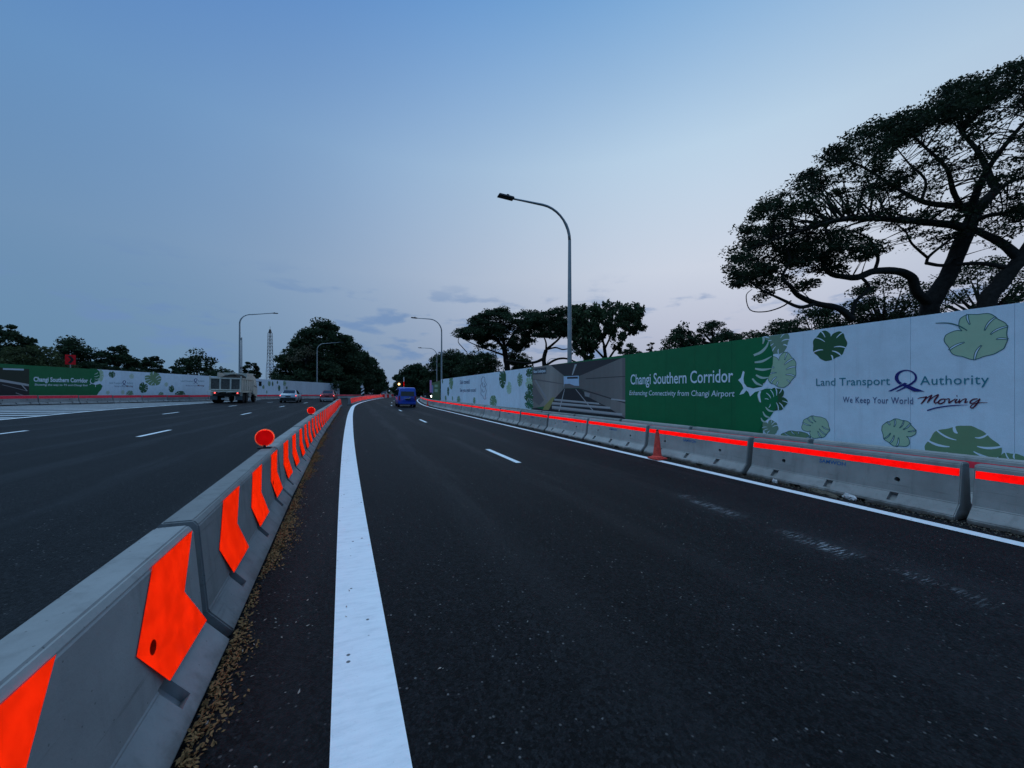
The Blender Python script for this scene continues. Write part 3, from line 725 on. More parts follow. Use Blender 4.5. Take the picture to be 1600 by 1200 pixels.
mural([(140, 215), (150, 213), (225, 335), (215, 345)], 'kerb', 1.5)
mural([(460, 205), (708, 190), (708, 194), (462, 209)], 'ceil', 1.4)
mural([(428, 268), (708, 355), (708, 362), (426, 275)], 'ceil', 1.4)
mural([(620, 330), (708, 340), (708, 350), (620, 338)], 'line', 1.6)
mural([(192, 402), (205, 375), (250, 325), (270, 322), (230, 402)], 'yel', 1.8)
for a, b_, w in (((265, 336), (545, 362), 4), ((235, 356), (615, 388), 5), ((250, 382), (690, 430), 6)):
    mural([(a[0], a[1] - w), (b_[0], b_[1] - w), (b_[0], b_[1] + w), (a[0], a[1] + w)], 'line', 1.6)
    mural([(a[0], a[1] + w), (b_[0], b_[1] + w), (b_[0] + 20, b_[1] + w * 2.2), (a[0], a[1] + w * 2.4)], 'kerb', 1.5)
mural([(328, 270), (331, 270), (298, 410), (291, 410)], 'line', 2)
mural([(396, 272), (400, 272), (520, 418), (512, 418)], 'line', 1.9)
mural([(392, 118), (406, 116), (380, 184), (374, 184)], 'line', 1.9)
mural([(452, 290), (488, 298), (482, 322), (456, 316)], 'kerb', 1.9)
B.shape('picture_print', [c5(*q) for q in [(128, 385), (200, 398), (560, 436), (708, 450), (708, 500), (128, 440)]], T_['road'], .8)
B.shape('label_print', [c5(*q) for q in [(131, 145), (215, 135), (215, 175), (131, 181)]], ('label_grey', (.07, .07, .08)), 2.4)
B.text('New Underpass', *[c5(136, 0)[0], c5(210, 0)[0]], c5(0, 172)[1], c5(0, 154)[1], WH, 3.2, bold=.015)
# --- far white part of the right hoarding
cf_ = crop(680, 560, 8.889)
for i, (bx, cn_, cl, ro) in enumerate([((885, 140, 985, 415), 'dark_leaf', P_DARK, .2), ((990, 320, 1060, 500), 'light_leaf', P_LIGHT, .8), ((1140, 195, 1215, 390), 'mid_leaf', P_MID, -.3), ((755, 510, 855, 690), 'mid_leaf', P_MID, 2.6), ((190, 225, 250, 430), 'mid_leaf', P_MID, .4), ((165, 385, 195, 520), 'dark_leaf', P_DARK, .1), ((300, 520, 350, 640), 'mid_leaf', P_MID, 2.8), ((525, 535, 560, 650), 'mid_leaf', P_MID, 2.4), ((133, 515, 157, 590), 'mid_leaf', P_MID, 2.4), ((232, 525, 248, 590), 'mid_leaf', P_MID, 2.4), ((93, 285, 110, 350), 'dark_leaf', P_DARK, 0), ((1255, 140, 1350, 260), 'dark_leaf', P_DARK, 1.4), ((1250, 260, 1350, 420), 'light_leaf', P_LIGHT, 1.2), ((1270, 350, 1360, 470), 'dark_leaf', P_DARK, 1.8), ((1230, 450, 1360, 600), 'dark_leaf', P_DARK, 1.3), ((1240, 570, 1365, 700), 'green_leaf', (.02, .13, .06), 1.0)]):
    B.leaf(*cf_(bx[0], bx[1]), *cf_(bx[2], bx[3]), (cn_, cl), ro, 1 + (i % 3) * .6, seed=20 + i, slit=('white', P_WHITE))
DB = ('dusk_blue', (.05, .08, .16))
B.text('Safe travels!', *[cf_(345, 0)[0], cf_(482, 0)[0]], cf_(0, 357)[1], cf_(0, 305)[1], DB, 2.6, bold=.02, sp=1.05)
B.text('See you again soon!', *[cf_(345, 0)[0], cf_(568, 0)[0]], cf_(0, 462)[1], cf_(0, 418)[1], DB, 2.6, bold=.02, sp=1.05)
B.brush('doodle_print', [[(*cf_(x, y), .28) for x, y in st] for st in ([(660, 255), (640, 300), (648, 345), (630, 380), (640, 440), (635, 495), (660, 520), (675, 560), (705, 560), (700, 520), (710, 450), (695, 400), (712, 360), (690, 320), (690, 270), (660, 255)], [(665, 330), (655, 370), (675, 400), (690, 380), (680, 345)], [(655, 430), (665, 470), (690, 450)])], DB, 2.6)

# --- short green hoarding past the end
hg = thing('hoarding', 'short green hoarding with pink poster past the end of the long right hoarding', 'hoarding')
pa, pb = WP(11.0, 58.5), WP(9.75, 46.6)
G = Board(pa, (pb - pa).xy.to_3d(), hg)
Lg = (pb - pa).xy.length
olive_b = board_mat('olive_sheet', (.05, .13, .05))
G.panels(0, Lg, 1.22, 3.1, lambda x: olive_b)
for nm, r, cl in (('poster_print', (671.5, 594, 674.5, 613), ('pink_poster', (.45, .22, .45))), ('poster_print', (674.6, 602, 677, 614), ('blue_poster', (.16, .22, .42))), ('poster_print', (679, 601, 684, 605), ('pale_poster', (.25, .38, .28))), ('poster_print', (679, 608, 684, 612.5), ('pale_poster', (.25, .38, .28)))):
    a, b_, c_, d_ = r; G.shape(nm, [(a, b_), (c_, b_), (c_, d_), (a, d_)], cl, 1.5)

# --- left hoarding
hl = thing('hoarding', 'long left-hand hoarding, green and white with leaves, beyond the far carriageway', 'hoarding')
X0 = -40.3
Lb = Board((X0, 28.0, gz(X0, 28.0)), (0, 1, 0), hl)
xg0, xg1 = Lb.m(45.5, 600)[0], Lb.m(152, 600)[0]; xend = Lb.m(530.5, 610)[0]; xwh = Lb.m(440, 600)[0]
def pickL(x): return green_b if x < xg1 - .3 else (white_b if x < xwh else grey_b)
Lb.panels(-14, xend, 1.22, 3.28, pickL, brk=(xg0, xg1 - .3))
c5c = crop(0, 540, 8.889); c6b = crop(150, 560, 8.42)
# road picture at its near end
def lshape(f, pts, col, lay): return Lb.shape('picture_print', [f(*q) for q in pts], col, lay)
lshape(c5c, [(-300, 290), (405, 325), (405, 720), (-300, 720)], ('tree_picture', (.030, .040, .030)), 1)
lshape(c5c, [(-300, 410), (0, 465), (400, 545), (400, 720), (-300, 720)], ('tunnel_road', (.03, .03, .034)), 1.5)
lshape(c5c, [(-300, 420), (0, 465), (400, 535), (400, 565), (0, 500), (-300, 450)], T_['line'], 2)
lshape(c5c, [(30, 540), (370, 625), (370, 632), (30, 547)], T_['kerb'], 2)
lshape(c5c, [(290, 545), (310, 545), (385, 630), (370, 630)], T_['line'], 2.2)
lshape(c5c, [(40, 312), (330, 322), (330, 345), (40, 335)], ('pale_blue_picture', (.45, .55, .62)), 2)
lshape(c5c, [(220, 650), (330, 690), (310, 695), (215, 660)], T_['kerb'], 2)
Lb.text('Changi Southern Corridor', c5c(465, 0)[0], c5c(1220, 0)[0], c5c(0, 497)[1], c5c(0, 436)[1], WH, 4, bold=.03)
Lb.text('Showing the way to T5 and Changi East', c5c(478, 0)[0], c5c(1218, 0)[0], c5c(0, 555)[1], c5c(0, 528)[1], WH, 4, bold=.012, shear=.15)
Lb.leaf(*c5c(1340, 325), *c5c(1440, 500), ('light_leaf', P_LIGHT), .4, 2, seed=41)
Lb.shape('green_print', [c5c(*q) for q in [(1250, 320), (1340, 325), (1375, 350), (1388, 400), (1380, 450), (1350, 500), (1300, 515), (1250, 500)]], GREEN, 3)
Lb.shape('green_print', [c5c(*q) for q in [(1250, 530), (1330, 545), (1390, 530), (1425, 560), (1405, 610), (1370, 650), (1345, 690), (1250, 690)]], GREEN, 3)
for pts in ([(1310, 400), (1340, 388), (1360, 372)], [(1308, 430), (1340, 430), (1378, 410)], [(1312, 462), (1345, 468), (1375, 452)], [(1310, 490), (1340, 500), (1365, 485)]): blade(Lb, c5c, pts, (.3, .55, .25), 4)
Lb.brush('twig_print', [[(*c5c(1268, 460), .3), (*c5c(1252, 495), .5), (*c5c(1275, 525), .7), (*c5c(1330, 530), .7), (*c5c(1380, 520), .8), (*c5c(1420, 530), .8)], [(*c5c(1240, 548), .2), (*c5c(1262, 530), .5), (*c5c(1285, 525), .5)], [(*c5c(1328, 535), .4), (*c5c(1325, 575), .4)]], WH, 4.2)
for i, (bx, cn_, cl, ro) in enumerate([((165, 165, 255, 255), 'dark_leaf', P_DARK, .2), ((435, 200, 500, 270), 'pale_leaf', (.45, .55, .45), .8), ((640, 175, 865, 362), 'mid_leaf', P_MID, .7), ((565, 310, 685, 455), 'dark_leaf', P_DARK, -.4), ((900, 310, 948, 372), 'pale_leaf', (.45, .55, .45), .3), ((955, 350, 1030, 447), 'dark_leaf', P_DARK, .4), ((1035, 425, 1180, 540), 'dark_leaf', P_DARK, 2.6), ((395, 420, 495, 540), 'mid_leaf', P_MID, 2.5), ((820, 440, 890, 520), 'mid_leaf', P_MID, 2.3), ((328, 415, 376, 472), 'pale_leaf', (.45, .55, .45), .9), ((132, 420, 182, 474), 'pale_leaf', (.45, .55, .45), .1)]):
    Lb.leaf(*c6b(bx[0], bx[1]), *c6b(bx[2], bx[3]), (cn_, cl), ro, 1.5, seed=50 + i)
c8 = crop(400, 480, 7.27)
for i, (bx, cn_, cl) in enumerate([((133, 835, 168, 897), 'mid_leaf', P_MID), ((178, 840, 198, 900), 'dark_leaf', P_DARK), ((234, 835, 252, 872), 'dark_leaf', P_DARK), ((305, 835, 342, 897), 'mid_leaf', P_MID), ((247, 885, 276, 955), 'dark_leaf', P_DARK), ((338, 898, 360, 937), 'dark_leaf', P_DARK), ((70, 885, 97, 932), 'mid_leaf', P_MID), ((115, 945, 130, 985), 'mid_leaf', P_MID)]):
    Lb.leaf(*c8(bx[0], bx[1]), *c8(bx[2], bx[3]), (cn_, cl), .5 * i, 1.5, seed=70 + i)
def mini_logo(f, x0, xi0, xi1, x1, y1, y0, xs, y3, y2):
    Lb.text('Land Transport', f(x0, 0)[0], f(xi0 - 5, 0)[0], f(0, y1)[1], f(0, y0)[1], TEAL, 3)
    Lb.text('Authority', f(xi1 + 5, 0)[0], f(x1, 0)[0], f(0, y1)[1], f(0, y0)[1], TEAL, 3)
    Lb.text('We Keep Your World', f(xs, 0)[0], f((xs + x1) / 2 + 20, 0)[0], f(0, y3)[1], f(0, y2)[1], ('slate', (.06, .10, .22)), 3)
    Lb.text('Moving', f((xs + x1) / 2 + 28, 0)[0], f(x1, 0)[0], f(0, y3)[1], f(0, y2 - 3)[1], MAR, 3, shear=.4, bold=.01)
    cx, cy, h = (xi0 + xi1) / 2, y0 + 2, (y1 - y0)
    Lb.brush('emblem_print', [[(*f(cx + 26, cy + 48), .2), (*f(cx - 8, cy + 20), .5), (*f(cx - 20, cy - 2), .55), (*f(cx - 2, cy - 22), .35), (*f(cx + 18, cy - 8), .45), (*f(cx + 2, cy + 20), .4), (*f(cx - 28, cy + 46), .25)]], NAVY, 3.4)
mini_logo(c6b, 175, 345, 400, 490, 332, 312, 240, 374, 357)
mini_logo(c6b, 1115, 1285, 1338, 1425, 305, 286, 1180, 366, 349)

# ------------------------------------------------------------------ street lamps
def lamp(name, label, base, h, arm, adir, group, rise=0.0, r0=.11, extra=None):
    o = thing(name, label, 'street lamp', Matrix.Translation(base), group)
    a = Vector(adir).normalized(); mb = MB()
    mb.tube([(0, 0, 0), (0, 0, .35)], [r0 * 1.9, r0 * 1.75], 12); mb.tube([(0, 0, .35), (0, 0, h * .45), (0, 0, h - 1.6)], [r0 * 1.2, r0, r0 * .72], 12)
    mb.obj('pole', steel, o, smooth=False)
    mb = MB(); pts = []; R = 1.55
    for i in range(10):
        th = math.pi / 2 * i / 9; pts.append(a * (R * (1 - math.cos(th))) + Vector((0, 0, h - 1.6 + R * math.sin(th))))
    pts.append(a * (R + (arm - R) * .5) + Vector((0, 0, h - .05 + rise * .5))); pts.append(a * arm + Vector((0, 0, h - .05 + rise)))
    mb.tube(pts, [r0 * .70] * 4 + [r0 * .55] * 6 + [r0 * .45, r0 * .4], 8); mb.obj('arm', steel, o, smooth=True)
    M3 = Matrix.Rotation(math.atan2(a.y, a.x), 3, 'Z') @ Matrix.Rotation(-.04, 3, 'Y')
    hd = thing_part('lamp_head', o); c = a * (arm + .33) + Vector((0, 0, h + rise - .03))
    mb = MB(); mb.box(c, (.80, .34, .10), M=M3, taper=(.92, .8)); mb.box(c + Vector((0, 0, -.055)), (.5, .26, .03), M=M3); mb.box(c - a * .1 + Vector((0, 0, .09)), (.12, .12, .08), M=M3)
    me = mb.mesh('lamp_head', dark, bevel=.012); hd.data = me
    if extra:
        mb = MB(); mb.tube([(0.25, .1, 0), (0.25, .1, h * .72)], [.09, .06], 8); mb.box((.1, 0, h * .70), (.3, .1, .35)); mb.obj('cctv_pole', steel, o)
    return o
def thing_part(name, parent):
    o = bpy.data.objects.new(name, bpy.data.meshes.new(name)); COL.objects.link(o); o.parent = parent; return o
LG = 'street lamps behind the right hoarding'
lamp('street_lamp', 'tall grey street lamp rising behind the tunnel picture on the hoarding', at(890, 19.8), 11.2, 3.2, -NN, LG)
b2 = at(690, 50.5); lamp('street_lamp', 'grey street lamp at the far end of the right hoarding', b2, 11.25, 3.2, -NN, LG)
b3 = at(682.5, 84); lamp('street_lamp', 'small distant street lamp just past the end of the right hoarding', b3, 11.3, 3.3, -NN, LG)
lamp('street_lamp', 'distant curved street lamp seen under the spreading tree behind the hoarding', at(855, 92), 10.4, 4.5, NN, LG)
LG2 = 'street lamps behind the left hoarding'
lamp('street_lamp', 'street lamp rising behind the white dump truck', at(374.5, 58.5), 13.2, 4.3, NN * .8 + U * .2, LG2, .55, .14, True)
lamp('street_lamp', 'street lamp in front of the big tree behind the left hoarding', at(495.5, 83), 11.9, 4.6, NN * .9 + U * .2, LG2, .5, .12)
for px, Yd, h in ((551.5, 118, 7.2), (565, 128, 8.8), (574.5, 140, 6.5)):
    lamp('street_lamp', {551.5: 'thin dark lamp post under the dark trees, nearest of three past the left hoarding', 565: 'thin lamp post standing behind the round white sign', 574.5: 'thin lamp post, farthest of three under the dark left trees'}[px], at(px, Yd), h, 2.5, -NN, LG2, .2, .09)

# ------------------------------------------------------------------ small street things
def disc(label, p, t, r=.142):
    o = thing('reflector_disc', label, 'delineator', frameM(p, t, math.pi, .79 + .004), 'round red reflectors on the centre barriers')
    mb = MB(); mb.box((0, 0, .01), (.16, .08, .02)); mb.tube([(0, 0, .015), (0, 0, .05)], .018, 8); mb.obj('foot', black, o)
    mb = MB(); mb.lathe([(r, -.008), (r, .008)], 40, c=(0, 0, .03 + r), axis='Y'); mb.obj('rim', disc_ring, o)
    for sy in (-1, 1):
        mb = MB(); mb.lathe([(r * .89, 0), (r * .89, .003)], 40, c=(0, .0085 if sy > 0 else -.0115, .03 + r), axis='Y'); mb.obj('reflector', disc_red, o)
t2 = 2.97 + 3.5; t3 = 14.5
disc('large round red reflector on top of the centre barriers, nearer of the two', row_c(t2) - .03, t2 - .1, .122)
disc('small round red reflector on the centre barriers, farther one', row_c(t3) - .02, t3, .125)

cone_m = mat('cone_plastic', (.62, .07, .05), .6, .3, 0, .45, 14); 
def cone(label, loc, h=.72, tilt=0.0, small=False):
    o = thing('traffic_cone', label, 'traffic cone', Matrix.Translation(loc) @ Matrix.Rotation(.35, 4, 'Z') @ Matrix.Rotation(tilt, 4, 'Y'), 'traffic cones by the right edge line')
    mb = MB(); mb.box((0, 0, .02), (.36, .36, .04), taper=(.95, .95)); mb.obj('base', cone_m, o, bevel=.01)
    mb = MB(); mb.lathe([(.15, .04), (.145, .06), (.108, .08), (.045, h - .05), (.032, h)], 20); mb.obj('body', cone_m, o, smooth=False)
    mb = MB(); mb.lathe([(.034, h), (.036, h + .015), (.02, h + .03)], 14); mb.obj('tip', black, o)
cone('dirty red traffic cone standing on the edge line against the striped barriers', at(1027, 9.95, 716.5))
cone('small far red traffic cone by the right edge line near the blue van', WP(8.35, 47.0), .62)

# red chevron sign behind the left hoarding
sg = thing('chevron_sign', 'red square sign with black chevron above the left hoarding', 'road sign', Matrix.Translation((X0 - .9, -(X0 - .9) * 600 / 690, gz(X0 - .9, 35))))
zc = H + (611 - 562) / F * (-(X0 - .9) * 600 / 690) - gz(X0 - .9, 35)
sx = Vector((.924, .382, 0)) * 0 + Vector((.66, .75, 0)).normalized()
sn = Vector((0, 0, 1)).cross(sx)
mb = MB(); mb.tube([(0, 0, 0), (0, 0, zc + .6)], .04, 8); mb.obj('post', steel, sg)
def sgp(a, b, y): return tuple(sx * a - sn * y + Vector((0, 0, zc + b)))
mb = MB(); mb.add([sgp(*q) for q in [(a * .66, b * .9, c) for a, b, c in ((-.5, -.5, .05), (.5, -.5, .05), (.5, .5, .05), (-.5, .5, .05), (-.5, -.5, .08), (.5, -.5, .08), (.5, .5, .08), (-.5, .5, .08))]], [(0, 1, 2, 3), (4, 5, 6, 7), (0, 1, 5, 4), (1, 2, 6, 5), (2, 3, 7, 6), (3, 0, 4, 7)]); mb.obj('sign_plate', unclamped_mat('sign_red', (1.0, .03, .04)), sg)
mb = MB(); mb.poly([sgp(a, b, .084) for a, b in ((-.16, .34), (.04, .34), (.23, 0), (.04, -.34), (-.16, -.34), (.02, 0))]); mb.obj('chevron_mark', black, sg, recalc=False)

# round white sign over a black and white hazard marker at the start of the second barrier row
hm = thing('keep_left_marker', 'round white sign above black and white striped hazard marker at the barrier gap', 'road sign', Matrix.Translation(at(566, 62)))
k_ = 62 / 600
mb = MB(); mb.tube([(0, 0, 0), (0, 0, 2.9)], .035, 8); mb.obj('post', steel, hm)
mb = MB(); mb.lathe([(.24, -.012), (.24, .012)], 24, c=(0, -.06, 2.35), axis='Y'); mb.obj('sign_plate', mat('sign_white', (.6, .6, .62), .4), hm)
mb = MB(); mb.box((.1, -.05, 1.45), (.5, .03, 1.1)); mk = mb.obj('marker_board', black, hm)
mb = MB()
for z in (1.05, 1.6): mb.poly([(-.15, -.068, z), (.35, -.068, z + .32), (.35, -.068, z + .55), (-.15, -.068, z + .23)])
mb.obj('white_stripe', mat('marker_white', (.7, .7, .7), .4), mk, recalc=False)

# lit amber lamp on its post by the road works
al = thing('warning_lamp', 'lit amber warning lamp on a dark board above the blue van', 'warning lamp', Matrix.Translation(at(623.5, 70)))
mb = MB(); mb.tube([(0, 0, 0), (0, 0, 3.2)], .05, 8); mb.obj('post', dark, al)
mb = MB(); mb.box((0, .03, 3.1), (1.0, .08, 1.0)); mb.obj('board', mat('lamp_board', (.05, .03, .02), .6), al, bevel=.02)
mb = MB(); mb.lathe([(.02, -.12), (.12, -.10), (.18, -.04), (.18, 0)], 20, c=(0, 0, 3.05), axis='Y'); mb.obj('lamp', mat('amber_lit', (.9, .6, .2), .4, emit=(1.0, .62, .18, 6.0)), al, smooth=True)
mk2 = thing('marker_post', 'slim white and red marker post behind the blue van', 'post', Matrix.Translation(at(631, 74)))
for i in range(5):
    mb = MB(); mb.tube([(0, 0, i * .9), (0, 0, i * .9 + .9)], [.09, .085], 8); mb.obj('band', MATS['marker_white'] if i % 2 == 0 else disc_red, mk2)

# red and white plastic barriers closing the curve
pw = mat('white_plastic', (.5, .5, .5), .5, .3, 0, .2, 6); pr_ = unclamped_mat('red_plastic', (.75, .05, .05))
for i, (px, Yd) in enumerate(((599.5, 103), (602.8, 104), (606, 105), (609.5, 108), (613, 112))):
    o = thing('plastic_barrier', f'{("red", "white")[i % 2]} plastic road barrier, {ORD[i]} from the left of those closing the curve', 'barrier', Matrix.Translation(at(px, Yd)), 'plastic barriers at the far curve')
    mb = MB(); mb.box((0, 0, .16), (.62, .5, .32), taper=(.96, .75)); mb.box((0, 0, .62), (.56, .3, .6), taper=(1, .7)); mb.obj('body', pr_ if i % 2 == 0 else pw, o, bevel=.02)
    mb = MB(); mb.box((0, 0, .98), (.5, .1, .12)); mb.obj('top_rail', pw if i % 2 == 0 else pr_, o)

# ------------------------------------------------------------------ vehicles
glass_m = mat('dark_glass', (.012, .014, .016), .06, .6); tail = mat('tail_lit', (.5, .02, .02), .3, emit=(1, .10, .10, 2.6)); tail_off = mat('tail_lens', (.25, .015, .015), .2, .5)
chrome = mat('bright_trim', (.5, .5, .52), .25, .5, .8); plate_w = mat('plate', (.6, .6, .58), .4); headl = mat('headlight_lit', (.9, .9, .9), .3, emit=(1, .97, .9, 7))
def loft(mb, secs, mi=0, close=True):
    """body from cross sections: each a list of (y,z) at station x"""
    b = len(mb.v); k = len(secs[0][1])
    for x, pr in secs: mb.v += [(x, y, z) for y, z in pr]
    for i in range(len(secs) - 1):
        for j in range(k): mb.f.append((b + i*k + j, b + i*k + (j+1) % k, b + (i+1)*k + (j+1) % k, b + (i+1)*k + j)); mb.m.append(mi)
    mb.f.append(tuple(b + j for j in reversed(range(k)))); mb.m.append(mi); e = b + (len(secs) - 1) * k; mb.f.append(tuple(e + j for j in range(k))); mb.m.append(mi)
def wheel(parent, x, y, r, w=.2, name='wheel'):
    mb = MB(); mb.lathe([(r * .6, -w/2), (r * .93, -w/2), (r, -w*.35), (r, w*.35), (r * .93, w/2), (r * .6, w/2)], 24, c=(x, y, r), axis='Y'); o = mb.obj(name, rubber, parent)
    mb = MB(); s = 1 if y > 0 else -1
    mb.lathe([(r * .6, 0), (r * .58, s * .012), (r * .2, s * -.02), (r * .1, s * .005)], 20, c=(x, y + s * w * .42, r), axis='Y'); mb.obj('rim', MATS['bright_trim'], o)
    return o
def sedan(label, M, paint_c, lower_c, s=1.0, black_boot=False, name='parked_car'):
    o = thing('car', label, 'car', M @ Matrix.Scale(s, 4)); hw = .9
    pm = mat('car_paint_' + label[:10].replace(' ', '_'), paint_c, .28, .5, .25, coat=.6)
    def sec(wl, wu, z0, z1): return [(-wl*.94, z0), (wl*.94, z0), (wl, z0 + .2), (wl, z1 - .18), (wu, z1), (-wu, z1), (-wl, z1 - .18), (-wl, z0 + .2)]
    mb = MB(); loft(mb, [(-2.3, sec(.74, .66, .32, .84)), (-2.22, sec(.84, .74, .25, .98)), (-1.9, sec(.89, .80, .2, 1.02)), (-.9, sec(.9, .80, .2, .98)), (.6, sec(.9, .80, .2, .95)), (1.5, sec(.89, .78, .2, .90)), (2.1, sec(.82, .66, .24, .78)), (2.3, sec(.68, .5, .32, .66))]); mb.obj('body', pm, o, bevel=.03, smooth=True)
    mb = MB(); loft(mb, [(-1.85, [(-.74, .98), (.74, .98), (.66, 1.02), (-.66, 1.02)]), (-1.15, [(-.78, .95), (.78, .95), (.60, 1.40), (-.60, 1.40)]), (-.5, [(-.80, .95), (.80, .95), (.60, 1.455), (-.60, 1.455)]), (.2, [(-.80, .94), (.80, .94), (.60, 1.43), (-.60, 1.43)]), (1.15, [(-.76, .9), (.76, .9), (.66, .94), (-.66, .94)])]); cabn = mb.obj('cabin', pm, o, bevel=.02, smooth=False)
    mb = MB(); mb.poly([(-1.80, -.60, 1.035), (-1.80, .60, 1.035), (-1.19, .54, 1.395), (-1.19, -.54, 1.395)]); v = mb; 
    for i in range(len(v.v)): x, y, z = v.v[i]; v.v[i] = (x - .012, y, z + .012)
    v.obj('rear_window', glass_m, o, recalc=False)
    for sd in (-1, 1):
        mb = MB(); mb.poly([(-1.2, sd * .795, 1.0), (.85, sd * .80, .98), (.22, sd * .625, 1.39), (-.5, sd * .620, 1.415), (-1.02, sd * .632, 1.37)]); mb.obj('side_window', glass_m, o, recalc=False)
        mb = MB(); mb.box((.55, sd * .95, 1.0), (.14, .18, .13)); mb.obj('mirror', pm, o, bevel=.03)
        mb = MB(); mb.box((-2.235, sd * .62, .80), (.10, .36, .13), taper=(.8, .9)); mb.obj('tail_light', tail, o, bevel=.015)
        for x in (-1.38, 1.38): wheel(o, x, sd * .80, .33)
    mb = MB(); mb.box((-2.30, 0, .44), (.10, 1.5, .22)); mb.box((-2.2, 0, .27), (.14, 1.5, .1)); mb.obj('bumper', lower_c, o, bevel=.03)
    mb = MB(); mb.box((-2.33, 0, .70), (.012, .5, .11)); mb.obj('number_plate', MATS['black_plastic'], o)
    if black_boot:
        mb = MB(); mb.box((-2.27, 0, .86), (.03, 1.0, .2)); mb.obj('boot_trim', MATS['black_plastic'], o, bevel=.01)
    return o
silver = (.42, .46, .50)
def on_road(p, t, ang=math.pi/2): return frameM(p, t, ang, .005)
sedan('silver sedan with lit tail lights on the left carriageway', on_road(-7.55, 57.6), silver, MATS['black_plastic'], 1.13)
sedan('dark red sedan with black boot braking beside the centre barriers', on_road(-3.35, 63.5, math.pi/2 - .05), (.34, .010, .02), MATS['bright_trim'], 1.13, True)
sedan('tiny far car with red lights on the curve left of the blue van', on_road(8.6, 118, math.pi/2 - .25), (.05, .03, .05), MATS['black_plastic'], 1.1)

def van(label, M, s=1.0):
    o = thing('van', label, 'van', M @ Matrix.Scale(s, 4))
    pm = mat('van_paint', (.012, .065, .40), .3, .5, .1, coat=.5, var=.08, vscale=2)
    def sec(wl, wu, z0, zb, z1): return [(-wl*.95, z0), (wl*.95, z0), (wl, z0 + .15), (wl, zb), (wu, z1 - .07), (wu - .08, z1), (-wu + .08, z1), (-wu, z1 - .07), (-wl, zb), (-wl, z0 + .15)]
    mb = MB(); loft(mb, [(-2.28, sec(.80, .70, .34, 1.05, 1.86)), (-2.2, sec(.87, .76, .28, 1.08, 1.95)), (-1.6, sec(.89, .79, .25, 1.1, 2.0)), (.9, sec(.89, .79, .25, 1.1, 2.0)), (1.35, sec(.89, .75, .25, 1.05, 1.86)), (2.0, sec(.87, .72, .25, .98, 1.12)), (2.28, sec(.78, .6, .3, .8, .95))]); mb.obj('body', pm, o, bevel=.025, smooth=True)
    mb = MB(); q = [(-.66, 1.14), (.66, 1.14), (.62, 1.72), (.55, 1.78), (-.55, 1.78), (-.62, 1.72)]; mb.poly([(-2.275 + (z - 1.05) * .055 - .035, y, z) for y, z in q]); mb.obj('rear_window', glass_m, o, recalc=False)
    mb = MB(); mb.box((-2.02, .0, 1.35), (.02, .10, .30)); 
    for sd in (-1, 1):
        for x0, x1 in ((-2.0, -.7), (-.6, .45), (.55, 1.25)):
            mb = MB(); z1 = 1.78; mb.poly([(x0, sd * .893, 1.16), (x1, sd * .893, 1.16), (x1 - (.22 if x1 > 1 else .02), sd * .815, z1), (x0 + .04, sd * .815, z1)]); mb.obj('side_window', glass_m, o, recalc=False)
        mb = MB(); mb.box((-2.26, sd * .77, .92), (.10, .13, .42)); mb.obj('tail_light', tail_off, o, bevel=.02)
        mb = MB(); mb.box((1.15, sd * 1.0, 1.2), (.14, .2, .26)); mb.obj('mirror', MATS['black_plastic'], o, bevel=.03)
        for x in (-1.45, 1.4): wheel(o, x, sd * .78, .33, .22)
    mb = MB(); mb.box((-2.30, 0, .42), (.14, 1.62, .2)); mb.obj('bumper', pm, o, bevel=.03)
    mb = MB(); mb.box((-2.345, -.05, .78), (.012, .5, .11)); mb.obj('number_plate', MATS['black_plastic'], o)
    mb = MB(); mb.box((-2.33, .05, .90), (.03, .55, .05)); mb.obj('handle', chrome, o, bevel=.01)
    mb = MB(); mb.box((-2.31, -.25, .98), (.012, .12, .1)); mb.obj('badge', chrome, o)
    return o
van('blue panel van driving away in the right lane', on_road(5.35, 44.2, math.pi/2 - .03), 1.06)

